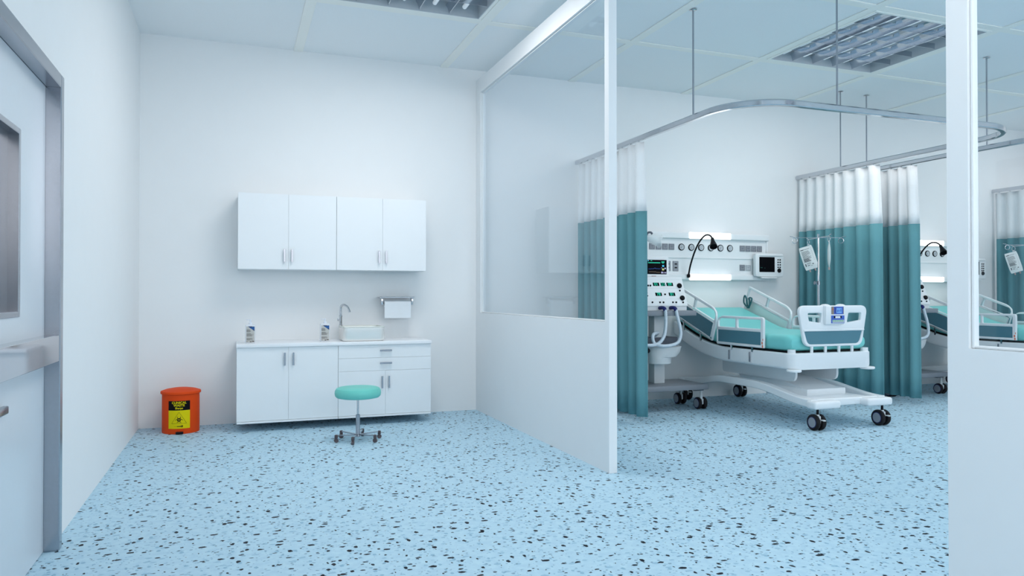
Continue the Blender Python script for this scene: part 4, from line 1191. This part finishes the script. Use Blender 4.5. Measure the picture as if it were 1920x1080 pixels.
IVX, IVY = 6.188, 6.632
D1 = Vector((.937, -.35, 0)); D2 = Vector((.35, .937, 0))
def make_iv():
    t = thing('iv_stand', (IVX, IVY, 0), 'steel IV stand with four hooked arms in front of the front teal curtain', 'IV stand', 'IV stands')
    P = Vector((IVX, IVY, 0)); Z = lambda z: Vector((0, 0, z))
    bm = bm_new(); cyl(bm, P + Z(.06), P + Z(1.33), .0145, seg=18); build('pole', bm, M['chrome'], t)
    bm = bm_new(); cyl(bm, P + Z(1.30), P + Z(1.865), .0105, seg=18); lathe(bm, [(0, 1.84), (.0135, 1.84), (.0135, 1.886), (.011, 1.890), (0, 1.890)], P, seg=18); build('inner_pole', bm, M['chrome'], t)
    bm = bm_new(); lathe(bm, [(.0105, 1.31), (.019, 1.312), (.019, 1.352), (.0105, 1.355)], P, seg=18); cl = build('clamp_collar', bm, M['steel'], t)
    bm = bm_new(); dv = Vector((-.72, .12, 0)).normalized(); cyl(bm, P + Z(1.334) + dv * .015, P + Z(1.334) + dv * .045, .006, seg=10); lathe(bm, [(0, .040), (.020, .040), (.022, .046), (.020, .052), (0, .052)], P + Z(1.334), axis=dv, seg=18); build('clamp_knob', bm, M['steel'], cl)
    for d, L_ in ((D1, .255), (-D1, .27), (D2, .28), (-D2, .28)):
        bm = bm_new(); e = P + d * L_
        tube(bm, [P + Z(1.846), P + d * L_ * .5 + Z(1.846), e + Z(1.845), e + d * .02 + Z(1.855), e + d * .055 + Z(1.862)], .0042, 10)
        s = Vector((0, 0, 1))
        ring = [e + d * (.030 * cos(a)) + Z(1.813 + .030 * sin(a)) for a in [2 * pi * i / 20 for i in range(20)]]
        tube(bm, ring, .0040, 8, closed=True)
        build('hook_arm', bm, M['chrome'], t)
    for k in range(4):
        a = radians(20.5 + 90 * k); d = Vector((cos(a), sin(a), 0)); bm = bm_new()
        sweep(bm, [P + d * .012 + Z(.085), P + d * .12 + Z(.075), P + d * .235 + Z(.062)], [(-.010, -.007), (.010, -.007), (.010, .007), (-.010, .007)])
        lg = build('leg', bm, M['steel'], t)
        e = P + d * .222; sd = Vector((-d.y, d.x, 0)) * .010
        bm = bm_new(); cyl(bm, e + Z(.0255) - sd, e + Z(.0255) + sd, .025, seg=20); cyl(bm, e + Z(.04), e + Z(.062), .008, seg=10); build('caster', bm, M['tire'], lg)
    bm = bm_new(); lathe(bm, [(0, .05), (.03, .05), (.03, .10), (.018, .11), (0, .11)], P, seg=20); build('hub', bm, M['steel'], t)
    return t
def make_bag(center_top, right, tilt, label, printed):
    """right: horizontal unit vector of the bag width seen by the viewer; tilt in the bag plane"""
    t = thing('iv_bag', center_top, label, 'IV bag', 'IV bags on the stands')
    r = Vector(right).normalized(); up = Vector((0, 0, 1)); n = r.cross(up)        # faces the viewer side
    if tilt: 
        R = Matrix.Rotation(tilt, 3, n); r2 = R @ r; u2 = R @ up
    else: r2, u2 = r, up
    o = Vector(center_top)
    W, Hh, D = .155, .275, .030
    bm = bm_new(); G = []; H2 = []
    nu, nv = 12, 18
    for side in (1, -1):
        g = []
        for j in range(nv + 1):
            v = j / nv; row = []
            taper = 1 - .10 * (abs(2 * v - 1) ** 4)
            for i in range(nu + 1):
                u = i / nu * 2 - 1
                k = (1 - abs(u) ** 2.4) * (1 - abs(2 * v - 1) ** 3.2)
                p = o + r2 * (u * W / 2 * taper + SHX) + u2 * (-.012 - v * Hh) + n * (side * (.0012 + D * .5 * k))
                row.append(bm.verts.new(p))
            g.append(row)
        for j in range(nv):
            for i in range(nu):
                q = (g[j][i], g[j][i + 1], g[j + 1][i + 1], g[j + 1][i]); bm.faces.new(q if side > 0 else q[::-1])
        G.append(g)
    for j in range(nv):
        for i in (0, nu): bm.faces.new((G[0][j][i], G[0][j + 1][i], G[1][j + 1][i], G[1][j][i]))
    for i in range(nu):
        for j in (0, nv): bm.faces.new((G[0][j][i], G[0][j][i + 1], G[1][j][i + 1], G[1][j][i]))
    build('pouch', bm, M['ivbag'], t, smooth=60)
    bm = bm_new()
    ring = [o + r2 * (.010 * cos(a)) + u2 * (-.010 + .016 * sin(a)) for a in [2 * pi * i / 16 for i in range(16)]]
    tube(bm, ring, .003, 8, closed=True); build('hanger', bm, M['white'], t)
    bm = bm_new()
    for xx in (-.03, .03): cyl(bm, o + r2 * (xx + SHX) + u2 * (-.012 - Hh + .002), o + r2 * (xx + SHX) + u2 * (-.012 - Hh - .028), .008, seg=12)
    build('port', bm, M['rosetrim'], t)
    if printed:
        bm = bm_new(); rnd = random.Random(5)
        def on(u, v, e=.0016):
            uu = u * 2 - 1; k = (1 - abs(uu) ** 2.4) * (1 - abs(2 * v - 1) ** 3.2)
            return o + r2 * (uu * W / 2 * .98 + SHX) + u2 * (-.012 - v * Hh) + n * (.0012 + D * .5 * k + e)
        def bar(u0, u1, v0, v1):
            m_ = 5
            for i in range(m_):
                a = u0 + (u1 - u0) * i / m_; b = u0 + (u1 - u0) * (i + 1) / m_
                bm.faces.new([bm.verts.new(on(*c)) for c in ((a, v0), (b, v0), (b, v1), (a, v1))])
        bar(.08, .30, .10, .135); bar(.30, .74, .11, .125)
        v = .19
        while v < .66:
            w_ = rnd.uniform(.35, .62); bar(.10, .10 + w_, v, v + (.011 if v < .5 else .017)); v += .031 if v < .5 else .027
        for k in range(9): bar(.82, .86, .10 + k * .065, .112 + k * .065)
        bar(.10, .17, .72, .84); bar(.22, .52, .70, .712); bar(.24, .50, .74, .755); bar(.24, .42, .80, .825); bar(.62, .72, .76, .80); bar(.5, .58, .84, .855)
        build('printing', bm, M['ivprint'], t, recalc=False)
    return t
SHX = 0.0

Z3 = Vector((0, 0, 1))
head = make_head_unit(); lamp = make_lamp(); wmon = make_wall_monitor(); bed = make_bed(); strap = make_strap()
cart = make_cart(); vent = make_ventilator(); vmon = make_vent_monitor(); mask = make_mask(); iv = make_iv()
# bag 1 hangs from the far arm, facing the ward entrance; bag 2 from the near arm, seen edge-on
eA = Vector((IVX, IVY, 0)) + D2 * .28; eB = Vector((IVX, IVY, 0)) - D2 * .28
SHX = -.045
bag1 = make_bag((eA.x, eA.y, 1.788), (.80, -.60, 0), radians(17), 'printed IV bag tilted on the far arm of the front IV stand', True)
SHX = 0.0
bag2 = make_bag((eB.x, eB.y, 1.788), (.62, .78, 0), radians(2), 'IV bag seen edge-on from the near arm of the front IV stand', False)

sh = (PITCH, 0, 0)
dup(head, sh, 'white bedhead wall unit above the second bed, partly behind the entrance post')
dup(lamp, sh, 'black gooseneck lamp at the second bed, showing past the shaded curtain')
dup(wmon, sh, 'white wall monitor with black buttons seen through the entrance window')
dup(bed, sh, 'white electric hospital bed in the second bay, seen through the entrance window')
dup(strap, sh, 'dark teal strap looped on the rail of the second bed')
dup(cart, sh, 'grey wheeled cart showing past the shaded curtain in the second bay')
dup(vent, sh, 'white ventilator peeking past the shaded curtain in the second bay')
dup(vmon, sh, 'trace monitor on the second ventilator, behind the shaded curtain')
dup(iv, sh, 'steel IV stand before the curtain beyond the second bed')
dup(bag1, sh, 'printed IV bag tilted before the curtain beyond the second bed')
dup(bag2, sh, 'edge-on IV bag of the second IV stand')

# ------------------------------------------------------------------ lights
LC = (1.0, 0.975, 0.955)
def area(name, x, y, z, sx, sy, power, col=LC):
    l = bpy.data.lights.new(name, 'AREA'); l.shape = 'RECTANGLE'; l.size = sx; l.size_y = sy; l.energy = power; l.color = col
    o = bpy.data.objects.new(name, l); C.objects.link(o); o.location = (x, y, z); o['kind'] = 'helper'; o.visible_glossy = False
    return o
POW = [38, 33, 34, 30, 28, 28]
for k, (x, y) in enumerate(FIX):
    area('fitting_light', x, y, HC - .03, 1.2, 1.2, POW[k])
w = bpy.data.worlds.new('World'); S.world = w; w.use_nodes = True
w.node_tree.nodes['Background'].inputs[0].default_value = (0.92, 0.96, 1, 1); w.node_tree.nodes['Background'].inputs[1].default_value = 3.1

# ------------------------------------------------------------------ camera
cam = bpy.data.cameras.new('Camera'); co = bpy.data.objects.new('Camera', cam); C.objects.link(co)
cam.sensor_width = 36; cam.sensor_fit = 'HORIZONTAL'; cam.lens = 1385 / 1920 * 36; cam.clip_start = 0.05; cam.clip_end = 100
yaw, pit = radians(20.47), radians(.52)
co.location = (0, 0, 1.2)
co.rotation_euler = (pi / 2 + pit, 0, -yaw)
S.camera = co

S.view_settings.view_transform = 'Standard'; S.view_settings.look = 'None'; S.view_settings.gamma = 1; S.view_settings.use_curve_mapping = False
S.view_settings.exposure = 0.10
S.cycles.max_bounces = 10; S.cycles.diffuse_bounces = 6; S.cycles.glossy_bounces = 5; S.cycles.transparent_max_bounces = 16
S.cycles.use_denoising = True
S.cycles.sample_clamp_indirect = 4.0
